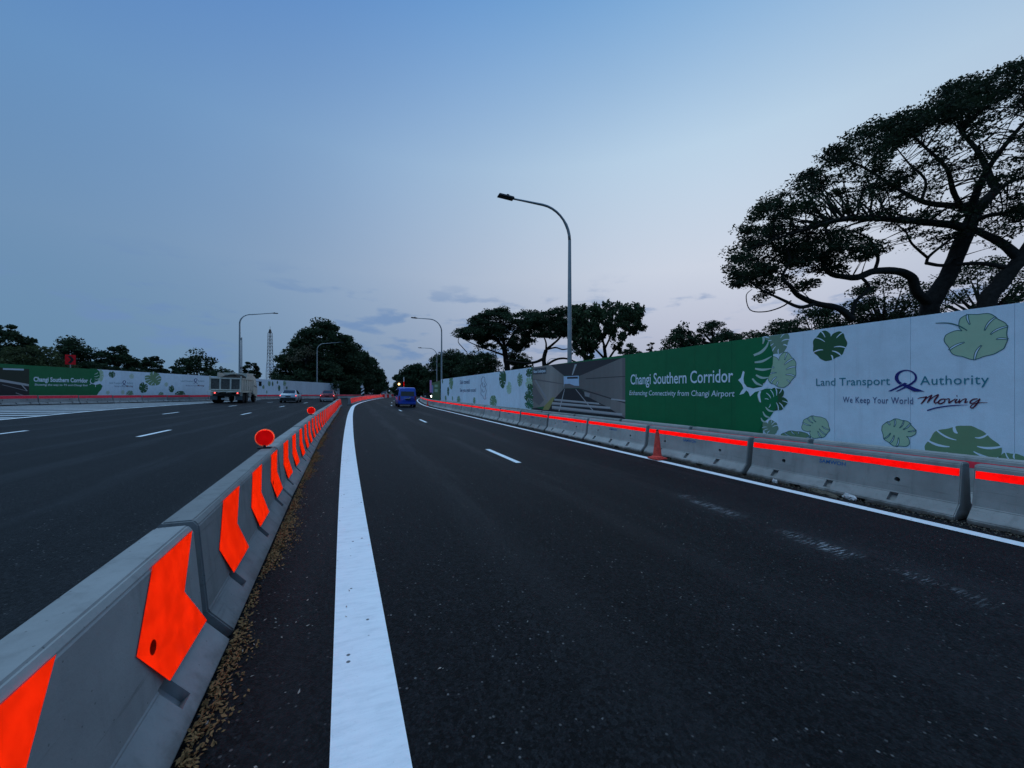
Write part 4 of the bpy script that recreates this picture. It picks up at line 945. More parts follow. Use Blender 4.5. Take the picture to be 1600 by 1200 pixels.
def dump_truck(label, M, s):
    o = thing('dump_truck', label, 'truck', M @ Matrix.Scale(s, 4))
    cream = mat('truck_cream', (.58, .55, .47), .5, .3, 0, .2, 2.5); mesh_m = mat('tailgate_panel', (.10, .095, .085), .8, .2, 0, .5, 6); load = mat('truck_load', (.03, .024, .02), .95, .1, 0, .4, 5)
    # chassis, x forward, rear at x = 0
    mb = MB(); mb.box((3.6, 0, .85), (7.0, .9, .28)); mb.box((.25, 0, .78), (.3, 2.2, .18)); mb.obj('chassis', dark, o)
    # tipping body
    bx0, bx1, w, zf, zt = -.15, 4.75, 1.25, 1.28, 2.42
    bd = thing_part('tipper_body', o); mb = MB()
    mb.box(((bx0 + bx1) / 2, 0, zf), (bx1 - bx0, 2 * w - .1, .14)); 
    for sd in (-1, 1):
        mb.box(((bx0 + bx1) / 2, sd * (w - .04), (zf + zt) / 2), (bx1 - bx0 - .1, .07, zt - zf))
        for x in np.linspace(bx0 + .1, bx1 - .1, 6): mb.box((x, sd * (w + .02), (zf + zt) / 2), (.12, .08, zt - zf))
        mb.box(((bx0 + bx1) / 2, sd * (w + .02), zt), (bx1 - bx0, .13, .12)); mb.box(((bx0 + bx1) / 2, sd * (w + .01), zf + .5), (bx1 - bx0, .07, .07)); mb.box(((bx0+bx1)/2, sd * (w - .15), zf - .15), (bx1 - bx0 - .3, .16, .2))
        mb.box((bx1 - 1.4, sd * (w - .03), zt + .35), (2.8, .06, .55))
    mb.box((bx1, 0, (zf + zt) / 2 + .35), (.08, 2 * w, zt - zf + .7)); mb.box((bx1 + .35, 0, zt + .62), (.8, 2 * w - .2, .07)); bd.data = mb.mesh('tipper_body', cream, bevel=.012)
    tg = thing_part('tailgate', o); mb = MB(); x = bx0 - .06
    mb.box((x, 0, zt), (.12, 2 * w + .1, .13)); mb.box((x, 0, zf + .02), (.14, 2 * w + .1, .12)); mb.box((x - .05, 0, zf - .14), (.5, 2 * w + .2, .07), taper=(.9, 1))
    for y in (-w + .03, -w / 3, w / 3, w - .03): mb.box((x, y, (zf + zt) / 2), (.12, .13, zt - zf))
    for y in (-w, w): mb.box((x, y, zt + .13), (.12, .1, .2))
    tg.data = mb.mesh('tailgate', cream, bevel=.012)
    for y in (-w * 2 / 3, 0, w * 2 / 3):
        mb = MB(); mb.box((x + .02, y, (zf + zt) / 2), (.04, w * .62, zt - zf - .1)); mb.obj('tailgate_panel', mesh_m, tg)
    # heaped load with a sheet rolled on top
    mb = MB(); n = 9; hs = {}
    for i in range(n):
        for j in range(n):
            a, b_ = i / (n - 1), j / (n - 1); mb.v.append((bx0 + .2 + a * (bx1 - bx0 - .4), (b_ - .5) * 2 * (w - .1), zt - .12 + .62 * math.sin(math.pi * b_) ** .8 * min(1, .25 + 2.2 * a) * (.75 + .4 * random.random())))
    for i in range(n - 1):
        for j in range(n - 1): mb.f.append((i*n + j, (i+1)*n + j, (i+1)*n + j + 1, i*n + j + 1)); mb.m.append(0)
    mb.obj('load', load, o, recalc=False)
    mb = MB(); mb.box((1.2, 0, zt + .52), (.5, 1.1, .14)); mb.obj('rolled_sheet', cream, o, bevel=.05)
    # cab
    cb_ = MB(); loft(cb_, [(5.1, [(-1.2, .95), (1.2, .95), (1.2, 2.0), (1.1, 2.75), (-1.1, 2.75), (-1.2, 2.0)]), (5.9, [(-1.22, .7), (1.22, .7), (1.22, 1.9), (1.12, 2.85), (-1.12, 2.85), (-1.22, 1.9)]), (6.7, [(-1.22, .55), (1.22, .55), (1.22, 1.75), (1.06, 2.72), (-1.06, 2.72), (-1.22, 1.75)]), (7.05, [(-1.2, .5), (1.2, .5), (1.2, 1.55), (1.05, 1.75), (-1.05, 1.75), (-1.2, 1.55)])]); cab = cb_.obj('cab', cream, o, bevel=.03)
    for sd in (-1, 1):
        mb = MB(); mb.poly([(5.35, sd * 1.222, 1.75), (6.6, sd * 1.232, 1.6), (6.5, sd * 1.12, 2.5), (5.45, sd * 1.14, 2.5)]); mb.obj('side_window', glass_m, cab, recalc=False)
        mb = MB(); mb.box((6.9, sd * 1.5, 2.05), (.1, .26, .55)); mb.tube([(6.7, sd * 1.15, 2.3), (6.9, sd * 1.5, 2.3)], .025, 6); mb.obj('mirror', MATS['black_plastic'], cab)
    mb = MB(); mb.poly([(5.09, -.8, 1.7), (5.09, .8, 1.7), (5.085, .75, 2.5), (5.085, -.75, 2.5)]); mb.obj('rear_window', glass_m, cab, recalc=False)
    # wheels, mudguards, lights
    for x in (.95, 2.25, 6.1):
        for sd in (-1, 1): wheel(o, x, sd * 1.02, .50, .46 if x < 5 else .3)
    for sd in (-1, 1):
        mb = MB(); mb.box((1.6, sd * 1.02, 1.08), (2.7, .56, .06)); mb.box((.22, sd * 1.02, .9), (.06, .56, .42)); mb.box((2.98, sd * 1.02, .9), (.06, .56, .42)); mb.obj('mudguard', cream, o, bevel=.015)
        mb = MB(); mb.box((.16, sd * 1.02, .52), (.03, .58, .4)); mb.obj('mud_flap', mat('mud_flap', (.10, .12, .13), .7), o)
        mb = MB(); mb.box((.14, sd * .92, 1.0), (.08, .32, .13)); mb.obj('light_box', dark, o)
        mb = MB(); mb.lathe([(.07, -.01), (.06, .02)], 14, c=(.08, sd * .92, 1.0), axis='X'); mb.obj('tail_light', tail, o)
        mb = MB(); mb.box((4.0, sd * .95, .75), (.9, .45, .45)); mb.obj('side_tank', mat('tank', (.28, .28, .27), .5), o, bevel=.05)
    mb = MB(); mb.box((.08, .15, .42), (.02, .5, .16)); mb.obj('number_plate', plate_w, o)
    return o
dump_truck('cream dump truck with heaped load on the left carriageway', on_road(-13.2, 52.0, math.pi/2), 1.15)

# far traffic on the curve
def box_vehicle(label, M, body_c, Lx, w, h, lights=None, cat='lorry', name='lorry'):
    o = thing(name, label, cat, M); pm = mat(label[:14].replace(' ', '_'), body_c, .5, .3)
    mb = MB(); mb.box((0, 0, h / 2 + .35), (Lx, w, h - .7)); mb.obj('body', pm, o, bevel=.06)
    mb = MB(); mb.box((-Lx / 2 - .01, 0, h * .62), (.03, w * .8, h * .3)); mb.obj('rear_window', glass_m, o)
    mb = MB(); mb.box((-Lx / 2 - .03, 0, .5), (.1, w, .2)); mb.obj('bumper', dark, o)
    for x in (-Lx * .3, Lx * .3):
        for sd in (-1, 1): wheel(o, x, sd * (w / 2 - .15), .42, .25)
    for sd in (-1, 1):
        mb = MB(); mb.box((-Lx / 2 - .02, sd * w * .42, .85), (.05, .18, .18)); mb.obj('tail_light', lights or tail_off, o)
    return o
box_vehicle('grey bus far off on the curve beyond the left carriageway', on_road(-1.5, 128, math.pi/2 - .3), (.20, .21, .22), 9, 2.5, 3.0, None, 'bus', 'bus')
box_vehicle('white lorry far off on the curve before the dark trees', on_road(4.2, 132, math.pi/2 - .3), (.38, .38, .38), 6, 2.4, 2.6)
box_vehicle('black car facing the camera with one bright headlight beyond the far right barriers', on_road(14.3, 80.5, -math.pi/2 - .12), (.01, .01, .012), 3.9, 1.7, 1.5, None, 'car', 'car')
mb = MB(); 
hd_o = [o_ for o_ in COL.objects if o_.get('label', '').startswith('black car facing')][0]
for sd in (-1, 1):
    mb = MB(); mb.lathe([(.12, -.02), (.19, .03)], 14, c=(1.98, sd * .62, .85), axis='X'); mb.obj('headlight', headl if sd > 0 else chrome, hd_o)
mb = MB(); mb.box((1.965, 0, 1.12), (.03, 1.36, .42)); mb.obj('windscreen', glass_m, hd_o)

# lattice crane boom behind the left hoarding
cr_ = thing('crane', 'lattice crane boom standing behind the left hoarding by the big tree', 'crane', Matrix.Translation(at(422, 105)))
lat = mat('crane_lattice', (.10, .08, .08), .6, .3); hb_ = H + (611 - 517) / F * 105
mb = MB(); n = 16
for k in range(n):
    z0, z1 = 2 + (hb_ - 3) * k / n, 2 + (hb_ - 3) * (k + 1) / n; a0 = .62 - .25 * k / n; a1 = .62 - .25 * (k + 1) / n
    cs0 = [Vector((sx_ * a0, sy_ * a0, z0)) for sx_, sy_ in ((-1,-1),(1,-1),(1,1),(-1,1))]; cs1 = [Vector((sx_ * a1, sy_ * a1, z1)) for sx_, sy_ in ((-1,-1),(1,-1),(1,1),(-1,1))]
    for i in range(4):
        mb.tube([cs0[i], cs1[i]], .055, 5); mb.tube([cs0[i], cs1[(i + 1) % 4]], .03, 4); mb.tube([cs1[i], cs1[(i + 1) % 4]], .03, 4)
mb.obj('boom', lat, cr_)
mb = MB(); mb.box((0, 0, hb_ - .5), (.6, .6, 1.0), taper=(.5, .5)); mb.tube([(0, 0, hb_), (0, 0, hb_ + .8)], .04, 5); mb.obj('boom_head', dark, cr_)
mb = MB(); mb.box((.3, 0, 2.3), (3.2, 2.6, 2.2)); mb.box((1.2, .9, 3.8), (1.4, 1.0, 1.0)); mb.obj('cab', mat('crane_red', (.16, .03, .03), .5), cr_, bevel=.08)
mb = MB(); 
for y in (-1.3, 1.3): mb.box((.2, y, .55), (4.4, .7, 1.0))
mb.obj('track', dark, cr_, bevel=.2)
mb = MB(); mb.tube([(0, 0, hb_ - .2), (-1.6, .2, 3.4)], .03, 4); mb.tube([(.1, 0, hb_ - .2), (1.4, 0, 3.4)], .03, 4); mb.obj('cable', dark, cr_)

# ------------------------------------------------------------------ trees
leaf_near = leaf_mat('leaves_near', (.022, .034, .020)); leaf_dark = leaf_mat('leaves_dark', (.026, .046, .026)); leaf_mid = leaf_mat('leaves_mid', (.036, .058, .032)); leaf_olive = leaf_mat('leaves_olive', (.050, .066, .032)); leaf_dry = leaf_mat('leaves_dry', (.11, .10, .075))
def leaves_mesh(name, cen, size, m, droop=.5, aspect=2.0):
    """one small bent leaf (two triangles) per centre"""
    n = len(cen); cen = np.asarray(cen, float)
    d = rng.normal(size=(n, 3)); d[:, 2] = d[:, 2] * .5 - droop; d /= np.linalg.norm(d, axis=1)[:, None]
    w = rng.normal(size=(n, 3)); w -= d * (w * d).sum(1)[:, None]; w /= np.linalg.norm(w, axis=1)[:, None]
    s = (size * rng.uniform(.6, 1.35, n))[:, None]; a = s * .5; b = a / aspect
    nv = np.cross(d, w) * (s * .06)
    V = np.stack([cen - d * a, cen + w * b + nv, cen + d * a, cen - w * b + nv], 1).reshape(-1, 3)
    idx = np.arange(n * 4).reshape(-1, 4)
    me = bpy.data.meshes.new(name); me.vertices.add(n * 4); me.vertices.foreach_set('co', V.ravel())
    me.loops.add(n * 4); me.loops.foreach_set('vertex_index', idx.ravel().astype(np.int32)); me.polygons.add(n)
    me.polygons.foreach_set('loop_start', (np.arange(n) * 4).astype(np.int32)); me.update(calc_edges=True); me.materials.append(m); return me
def clump_points(c, r, n, flat=.55, shell=.35):
    v = rng.normal(size=(n, 3)); v /= np.linalg.norm(v, axis=1)[:, None]; q = (shell + (1 - shell) * rng.random(n) ** .5)[:, None] * v
    q[:, 2] *= flat; return np.asarray(c) + q * r
def bez(a, b, sag=0.0, n=6, jit=0.0):
    a, b = Vector(a), Vector(b); mid = (a + b) / 2 + Vector((random.uniform(-jit, jit), random.uniform(-jit, jit), sag + random.uniform(-jit, jit)))
    return [a * (1-u)**2 + mid * 2*u*(1-u) + b * u*u for u in [i / n for i in range(n + 1)]]
def tree(name, label, base, h, rx, ry=None, crown_h=None, lean=(0, 0), clumps=34, per=110, dens=1.0, leaf=.3, m=None, flat=.55, top=1.0, trunk_r=None, group=None, umbrella=False, stems=1, cr=None, parts=True, ragged=.25, low=0.0):
    """trunk, limbs to every clump, and a crown of leaf clumps inside an uneven dome"""
    m = m or leaf_dark; ry = ry or rx; crown_h = crown_h or h * .62; per = int(per * dens)
    base = Vector(base); trunk_r = trunk_r or h * .028
    o = thing(name, label, 'tree', Matrix.Translation(base), group)
    cz = h - crown_h; C = []; tries = 0
    while len(C) < clumps and tries < 4000:
        tries += 1
        a = random.uniform(0, 2 * math.pi); r = random.random() ** .5; x, y = rx * r * math.cos(a), ry * r * math.sin(a)
        dome = math.sqrt(max(0, 1 - r * r * .92))
        zt = cz + crown_h * (dome * (1 - ragged * random.random())); zb = cz + crown_h * (low + (.28 if not umbrella else .45 * (1 - r)))
        z = zb + (zt - zb) * (random.random() ** (.45 if not umbrella else .3))
        if len(C) % 5 < 2: z = zt = cz + crown_h * dome * (1 - ragged * .5 * random.random())
        C.append(Vector((x + lean[0], y + lean[1], z)))
    cr = cr or max(rx, ry) * .24
    zm = max(c.z for c in C); kz = max(.2, (h - cr * flat * .75 - cz) / max(.1, min(zm, h) - cz)); xm = max(math.hypot((c.x - lean[0]) / rx, (c.y - lean[1]) / ry) for c in C); kx = max(.3, (1 - cr * .8 / max(rx, ry))) / max(.2, xm)
    C = [Vector((lean[0] + (c.x - lean[0]) * kx, lean[1] + (c.y - lean[1]) * kx, cz + (c.z - cz) * kz if c.z > cz else c.z)) for c in C]
    P = []
    for c in C: P.append(clump_points(c, cr * random.uniform(.65, 1.25), int(per * random.uniform(.7, 1.2)), flat))
    P.append(np.array([np.array(c) for c in C])); 
    link('crown', leaves_mesh('crown', np.concatenate(P), leaf, m), o)
    mb = MB(); fk = Vector((lean[0] * .45, lean[1] * .45, cz + crown_h * .18)); st = []
    for s in range(stems):
        off = Vector((random.uniform(-1, 1), random.uniform(-1, 1), 0)) * (rx * .12 * (stems > 1)); f2 = fk + off * 3
        mb.tube(bez(off * .4, f2, 0, 5, h * .015), [trunk_r * 1.25, trunk_r, trunk_r * .92, trunk_r * .85, trunk_r * .78, trunk_r * .7], 8); st.append(f2)
    mb.obj('trunk', bark, o, smooth=True)
    mb = MB()
    for c in C[::1 if clumps < 45 else 2]:
        f = min(st, key=lambda q: (q - c).length); e = f + (c - f) * .9
        mb.tube(bez(f + (c - f) * .02, e, -.12 * (c - f).length * .3 + .15 * rx * .2, 4, .04 * rx), [trunk_r * .42, trunk_r * .33, trunk_r * .24, trunk_r * .15, trunk_r * .06], 5, cap=False)
    mb.obj('branches', bark, o, smooth=True)
    return o
def T(label, px, top, Y, halfw, **k):
    b = at(px, Y); h = H + (611 - top) / F * Y - b.z; return tree(k.pop('name', 'tree'), label, b, h, halfw / F * Y, **k)
GL = 'trees behind the left hoarding'; GRR = 'trees behind the right hoarding'; GF = 'trees along the far curve'
T('broad dark tree at the left end of the hoarding, tallest there', 8, 505, 62, 42, crown_h=10.2, clumps=73, per=130, leaf=0.48, group=GL, m=leaf_dark, ragged=.35)
T('low spreading olive tree left of the red chevron sign', 48, 540, 56, 58, crown_h=7.0, clumps=73, per=130, leaf=0.39, m=leaf_olive, group=GL, low=-.3)
T('ragged tree directly behind the red chevron sign', 118, 528, 66, 32, crown_h=8.1, clumps=48, per=95, leaf=0.46, group=GL, ragged=.5, cr=1.5)
T('rounded dark tree right of the red chevron sign', 178, 539, 68, 34, crown_h=7.5, clumps=54, per=130, leaf=0.46, group=GL)
T('small rounded tree behind the left white hoarding leaves', 236, 557, 78, 26, crown_h=6.8, clumps=41, per=110, leaf=0.48, group=GL)
T('low bushy tree between two taller trees behind the left hoarding', 268, 572, 80, 22, crown_h=5.5, clumps=32, per=90, leaf=0.48, group=GL)
T('open tree with separate leafy tufts left of the dump truck', 308, 546, 72, 34, crown_h=8.2, clumps=25, per=130, leaf=0.48, cr=1.25, group=GL, ragged=.45, flat=.8)
T('small dark tree behind the dump truck cab and lamp post', 390, 566, 88, 17, crown_h=6.2, clumps=32, per=100, leaf=0.48, group=GL)
for i, (px, tp) in enumerate(((150, 566), (212, 574), (345, 577))):
    T(['shrubby growth below the trees right of the chevron sign', 'shrubby growth behind the two white leaf prints', 'shrubby growth behind the tipper body'][i], px, tp, 60, 36, crown_h=4.2, clumps=35, per=80, leaf=0.39, group=GL, name='shrub', low=-.4)
# big tree mass left of the road
T('huge domed dark tree beyond the end of the left hoarding', 508, 501, 98, 60, crown_h=17.5, clumps=120, per=190, leaf=.62, m=leaf_dark, trunk_r=.7, group=GF, cr=2.2, low=-.28, flat=.55, ragged=.2)
T('wide lower tree on the left flank of the huge domed tree', 466, 527, 94, 37, crown_h=13.5, clumps=75, per=170, leaf=.55, m=leaf_mid, group=GF, cr=1.9, low=-.3)
T('tree draped in pale dry creeper on the huge tree', 478, 540, 90, 26, crown_h=4.5, clumps=14, per=50, leaf=.42, m=leaf_dry, group=GF, cr=1.3)
T('dark tree right of the huge domed tree', 553, 535, 112, 36, crown_h=16.5, clumps=90, per=170, leaf=.68, group=GF, cr=2.5, low=-.3)
T('dark roadside tree, second in the line running down to the curve', 577, 558, 130, 24, crown_h=14, clumps=65, per=150, leaf=.75, group=GF, cr=2.4, low=-.3)
T('dark roadside tree, last before the gap of sky', 591, 576, 160, 15, crown_h=12.5, clumps=50, per=140, leaf=.85, group=GF, cr=2.3, low=-.25)
T('dense dark understorey tree behind the three lamp posts', 545, 578, 150, 62, crown_h=10.5, clumps=90, per=170, leaf=1.0, group=GF, cr=3.2, low=-.45)
T('dark bush under the huge tree behind the end of the white hoarding', 500, 560, 93, 70, crown_h=9.5, clumps=70, per=160, leaf=.6, group=GF, cr=2.0, low=-.4)
# right of the sky gap
T('distant dark tree just right of the sky gap', 626, 586, 240, 18, crown_h=12, clumps=40, per=130, leaf=1.2, group=GF, low=-.4)
T('dark spreading tree above the blue van', 648, 568, 150, 30, crown_h=12, clumps=70, per=170, leaf=.85, group=GF, cr=2.7, low=-.4)
T('dark tree behind the twin lamp posts at the hoarding end', 704, 547, 105, 48, crown_h=12, clumps=80, per=170, leaf=.6, group=GF, cr=2.2, low=-.4, ragged=.2)
T('far low tree mass behind the end of the right hoarding', 668, 580, 170, 54, crown_h=10, clumps=70, per=170, leaf=1.0, group=GF, cr=3.0, low=-.5)
T('dense dark bushy tree under the left side of the spreading rain tree', 752, 549, 74, 46, crown_h=7.6, clumps=70, per=170, leaf=.42, group=GRR, cr=1.6, low=-.4)
T('dense dark bush below the middle of the spreading rain tree', 808, 541, 70, 28, crown_h=8.0, clumps=50, per=170, leaf=.40, group=GRR, cr=1.3, low=-.4)
T('low round tree behind the green hoarding right of the large leaved tree', 985, 537, 70, 22, crown_h=3.4, clumps=20, per=90, leaf=.34, group=GRR)
T('small flat topped tree above the green hoarding', 1017, 535, 66, 9, crown_h=2, clumps=9, per=70, leaf=.28, group=GRR, umbrella=True)
T('feathery bamboo like clump above the green hoarding', 1062, 506, 52, 36, crown_h=6.0, clumps=60, per=110, leaf=.36, group=GRR, flat=1.0, cr=.7, low=-.3, ragged=.5)
T('little umbrella shaped tree beside the feathery clump', 1114, 502, 56, 34, crown_h=4.0, clumps=46, per=100, leaf=.28, umbrella=True, group=GRR, cr=.8, low=-.2)
T('rounded bush at the foot of the little umbrella tree', 1130, 519, 53, 34, crown_h=4.6, clumps=40, per=110, leaf=.28, group=GRR, low=-.5, name='shrub', cr=.9)
T('low hedge like tree above the green and white join', 1172, 517, 48, 40, crown_h=4.0, clumps=46, per=110, leaf=.27, group=GRR, low=-.4, name='shrub', cr=.8)
T('low foliage above the white hoarding left of the near rain tree', 1225, 500, 42, 44, crown_h=4.6, clumps=56, per=110, leaf=.26, group=GRR, cr=.8, low=-.4, name='shrub')
T('leafy dark tree under the near rain tree at its left', 1280, 478, 38, 60, crown_h=5.2, clumps=70, per=110, leaf=.24, group=GRR, cr=.8, m=leaf_dark, low=-.4)
T('leafy dark tree between the two near trunks', 1385, 432, 34, 74, crown_h=6.4, clumps=95, per=120, leaf=.23, group=GRR, cr=.9, m=leaf_near, low=-.4)
T('leafy dark tree behind the leaning right trunk', 1540, 404, 36, 105, crown_h=7.4, clumps=100, per=90, leaf=.23, group=GRR, cr=1.0, m=leaf_near, low=-.35)

# the near rain trees: limbs first, then twigs and drooping leaves hung on them
def near_tree(label, base, limbs, crowns, seed, n_leaf_scale=1.0, trunk_idx=1, leaf=.21, m=None, droop=.35, group='near rain trees on the right', name='rain_tree', tr=1.0, lr=1.0):
    rr = random.Random(seed)
    o = thing(name, label, 'tree', Matrix.Translation(base), group); base = Vector(base)
    skel = []; mt = MB(); ml = MB()
    for li, (pts, r0, r1) in enumerate(limbs):
        r0, r1 = r0 * lr, r1 * lr
        W3 = [at(px, Yd, py) - base for px, py, Yd in pts]
        if li == 0: W3 = [Vector((W3[0].x, W3[0].y, -.3)), ] + W3
        P = []
        for i in range(len(W3) - 1):
            p0, p1, p2, p3 = W3[max(i-1, 0)], W3[i], W3[i+1], W3[min(i+2, len(W3)-1)]
            for k in range(5):
                u = k / 5; P.append(.5 * (2*p1 + (p2-p0)*u + (2*p0-5*p1+4*p2-p3)*u*u + (3*p1-p0-3*p2+p3)*u**3))
        P.append(W3[-1]); n = len(P)
        rad = [r0 + (r1 - r0) * (i / (n - 1)) * rr.uniform(.96, 1.04) for i in range(n)]
        (mt if li < trunk_idx else ml).tube(P, rad, 12, lump=.12); skel += [(p, r) for p, r in zip(P, rad)][(n // 3 if li == 0 else 0):]
    S_ = np.array([tuple(p) for p, _ in skel]); Sr = [r for _, r in skel]
    tw = MB(); L = []
    for (poly, Y0, Y1, count, per, cr, fl) in crowns:
        xs = [p[0] for p in poly]; ys = [p[1] for p in poly]; k = 0; tries = 0
        while k < count and tries < count * 40:
            tries += 1; x, y = rr.uniform(min(xs), max(xs)), rr.uniform(min(ys), max(ys)); ins = False; j = len(poly) - 1
            for i in range(len(poly)):
                if (poly[i][1] > y) != (poly[j][1] > y) and x < (poly[j][0]-poly[i][0]) * (y-poly[i][1]) / (poly[j][1]-poly[i][1]) + poly[i][0]: ins = not ins
                j = i
            if not ins: continue
            k += 1; c = at(x, rr.uniform(Y0, Y1), y) - base; ca = np.array(c)
            d = np.linalg.norm((S_ - ca) * np.array([1, .8, 1.0]), axis=1); i = int(np.argmin(d)); a = Vector(S_[i])
            q = bez(a, c, .10 * (c - a).length, 5, .10 * (c - a).length); r = tr * max(.012, min(Sr[i] * .45, .022 * (c - a).length + .012))
            tw.tube(q, [r, r * .8, r * .62, r * .45, r * .3, .008], 4, cap=False)
            for _ in range(3):
                e = c + Vector((rr.uniform(-1, 1), rr.uniform(-1, 1), rr.uniform(-.5, .3))) * cr * .7; tw.tube([q[4], (q[4] + e) / 2 + Vector((0, 0, .05)), e], [r * .35, .012, .006], 3, cap=False)
            R = cr * rr.uniform(.55, 1.25); L.append(clump_points(ca, R, int(per * n_leaf_scale * rr.uniform(.6, 1.3)), fl, .1))
    mt.obj('trunk', bark, o, smooth=True); ml.obj('limbs', bark, o, smooth=True); tw.obj('branches', bark, o, recalc=False)
    link('crown', leaves_mesh('crown', np.concatenate(L), leaf, m or leaf_near, droop, 2.1), o)
    return o
YA = 22.0
top_poly = [(1600, 96), (1545, 120), (1480, 132), (1452, 162), (1405, 186), (1365, 196), (1335, 208), (1298, 232), (1270, 268), (1218, 296), (1190, 320), (1158, 352), (1138, 385), (1136, 420), (1142, 448), (1170, 465), (1210, 452), (1240, 420), (1280, 395), (1330, 340), (1400, 300), (1450, 262), (1520, 225), (1600, 190), (1660, 170), (1660, 80)]
mid_poly = [(1225, 372), (1290, 320), (1360, 290), (1440, 250), (1530, 215), (1620, 200), (1620, 330), (1560, 340), (1500, 372), (1430, 385), (1370, 400), (1300, 420), (1235, 450)]
low_poly = [(1145, 400), (1200, 380), (1260, 372), (1330, 366), (1395, 368), (1385, 395), (1340, 410), (1310, 432), (1275, 440), (1240, 462), (1190, 470), (1150, 455)]
rim_poly = [(1600, 96), (1545, 118), (1480, 131), (1452, 160), (1405, 184), (1365, 194), (1335, 206), (1298, 230), (1300, 262), (1360, 240), (1420, 214), (1480, 190), (1540, 160), (1600, 140)]
arch_poly = [(1330, 320), (1400, 285), (1500, 260), (1600, 240), (1600, 380), (1530, 400), (1450, 395), (1380, 400), (1310, 440), (1300, 400)]
shoulder_poly = [(1137, 395), (1158, 352), (1190, 320), (1218, 297), (1268, 268), (1300, 285), (1255, 330), (1205, 372), (1160, 420)]
near_tree('great spreading rain tree over the right hoarding, trunk leaning right', at(1452, 22.5), [
    ([(1451, 500, 22.5), (1458, 468, 22.4), (1481, 433, 22.3), (1502, 381, 22.2), (1516, 346, 22.2)], .62, .46),
    ([(1516, 346, 22.2), (1536, 318, 22.4), (1556, 296, 22.8), (1548, 280, 23.2), (1530, 240, 24), (1500, 205, 25)], .42, .12),
    ([(1516, 346, 22.2), (1520, 318, 22), (1528, 295, 21.6), (1545, 262, 21), (1580, 215, 20.2), (1620, 170, 19.5)], .32, .08),
    ([(1511, 358, 22.2), (1490, 352, 22.0), (1467, 349, 21.7), (1415, 344, 21.2), (1359, 341, 20.6), (1310, 344, 20.2), (1268, 356, 19.9), (1222, 370, 19.6), (1165, 392, 19.5)], .32, .05),
    ([(1514, 322, 22.2), (1480, 321, 22.6), (1439, 314, 23.2), (1395, 290, 24), (1350, 262, 24.6), (1310, 245, 25)], .26, .04),
    ([(1439, 314, 23.2), (1446, 282, 23.5), (1420, 255, 24), (1392, 220, 24.6)], .12, .03),
    ([(1506, 330, 22.2), (1490, 300, 21.6), (1478, 262, 21), (1440, 225, 20.4), (1420, 205, 20.2)], .2, .04),
    ([(1452, 474, 22.4), (1432, 456, 22.0), (1424, 434, 21.7), (1404, 424, 21.4), (1366, 424, 21.0), (1340, 433, 20.6), (1318, 432, 20.3), (1296, 426, 20.1), (1286, 408, 20), (1298, 384, 19.9), (1290, 358, 19.8)], .34, .09),
    ([(1366, 424, 21.0), (1372, 402, 21), (1362, 378, 21), (1345, 366, 20.9), (1330, 360, 20.8)], .12, .04),
    ([(1345, 432, 20.6), (1358, 450, 20.6), (1338, 470, 20.5), (1330, 492, 20.4)], .10, .12),
    ([(1332, 500, 20.4), (1310, 482, 20.2), (1275, 474, 19.9), (1247, 461, 19.6), (1236, 448, 19.5), (1222, 433, 19.4), (1234, 408, 19.3), (1228, 385, 19.2)], .24, .05),
    ([(1275, 474, 19.9), (1250, 480, 19.5), (1222, 468, 19.2), (1187, 451, 18.9), (1160, 430, 18.7)], .14, .03),
    ([(1236, 470, 19.3), (1220, 480, 19.2), (1195, 487, 19), (1172, 484, 18.8), (1166, 462, 18.7), (1175, 452, 18.7)], .05, .02),
    ([(1508, 352, 22.2), (1540, 338, 21.8), (1580, 330, 21), (1625, 312, 20.4)], .2, .1),
    ([(1450, 403, 21.8), (1425, 381, 21.5), (1415, 362, 21.3), (1400, 350, 21.2)], .09, .04),
    ([(1448, 412, 21.8), (1452, 400, 21.8), (1481, 377, 21.9), (1497, 364, 22)], .10, .08),
    ([(1498, 392, 22.2), (1478, 414, 22.0), (1447, 411, 21.8)], .12, .12),
    ([(1556, 296, 22.8), (1590, 280, 23.4), (1630, 270, 24)], .16, .08)],
    [(rim_poly, 19.5, 25, 80, 150, .75, .5), (top_poly, 18.2, 25.5, 190, 110, .78, .42), (mid_poly, 18.5, 25, 115, 62, .72, .34), (low_poly, 18.5, 22, 95, 105, .60, .5), (arch_poly, 19, 25, 70, 34, .75, .4), (shoulder_poly, 18.3, 23, 46, 95, .68, .42)], 11, leaf=.165, lr=.74, n_leaf_scale=1.12)
near_tree('rain tree with trunk leaning right at the picture edge', at(1541, 20.5), [
    ([(1539, 490, 20.5), (1562, 444, 20.4), (1586, 416, 20.3), (1606, 388, 20.2), (1640, 330, 20)], .52, .3),
    ([(1592, 405, 20.3), (1566, 381, 20.6), (1532, 363, 21), (1512, 352, 21.3)], .30, .16),
    ([(1580, 420, 20.3), (1534, 412, 20.8), (1495, 413, 21.4)], .16, .10),
    ([(1606, 388, 20.2), (1640, 350, 21), (1680, 250, 22)], .26, .1)],
    [([(1560, 330), (1620, 280), (1700, 270), (1700, 400), (1620, 390), (1575, 372)], 18.5, 23, 26, 70, .7, .45), ([(1600, 95), (1720, 60), (1720, 280), (1600, 260)], 18, 24, 60, 120, .85, .5)], 12, leaf=.165, lr=.78, n_leaf_scale=1.2)

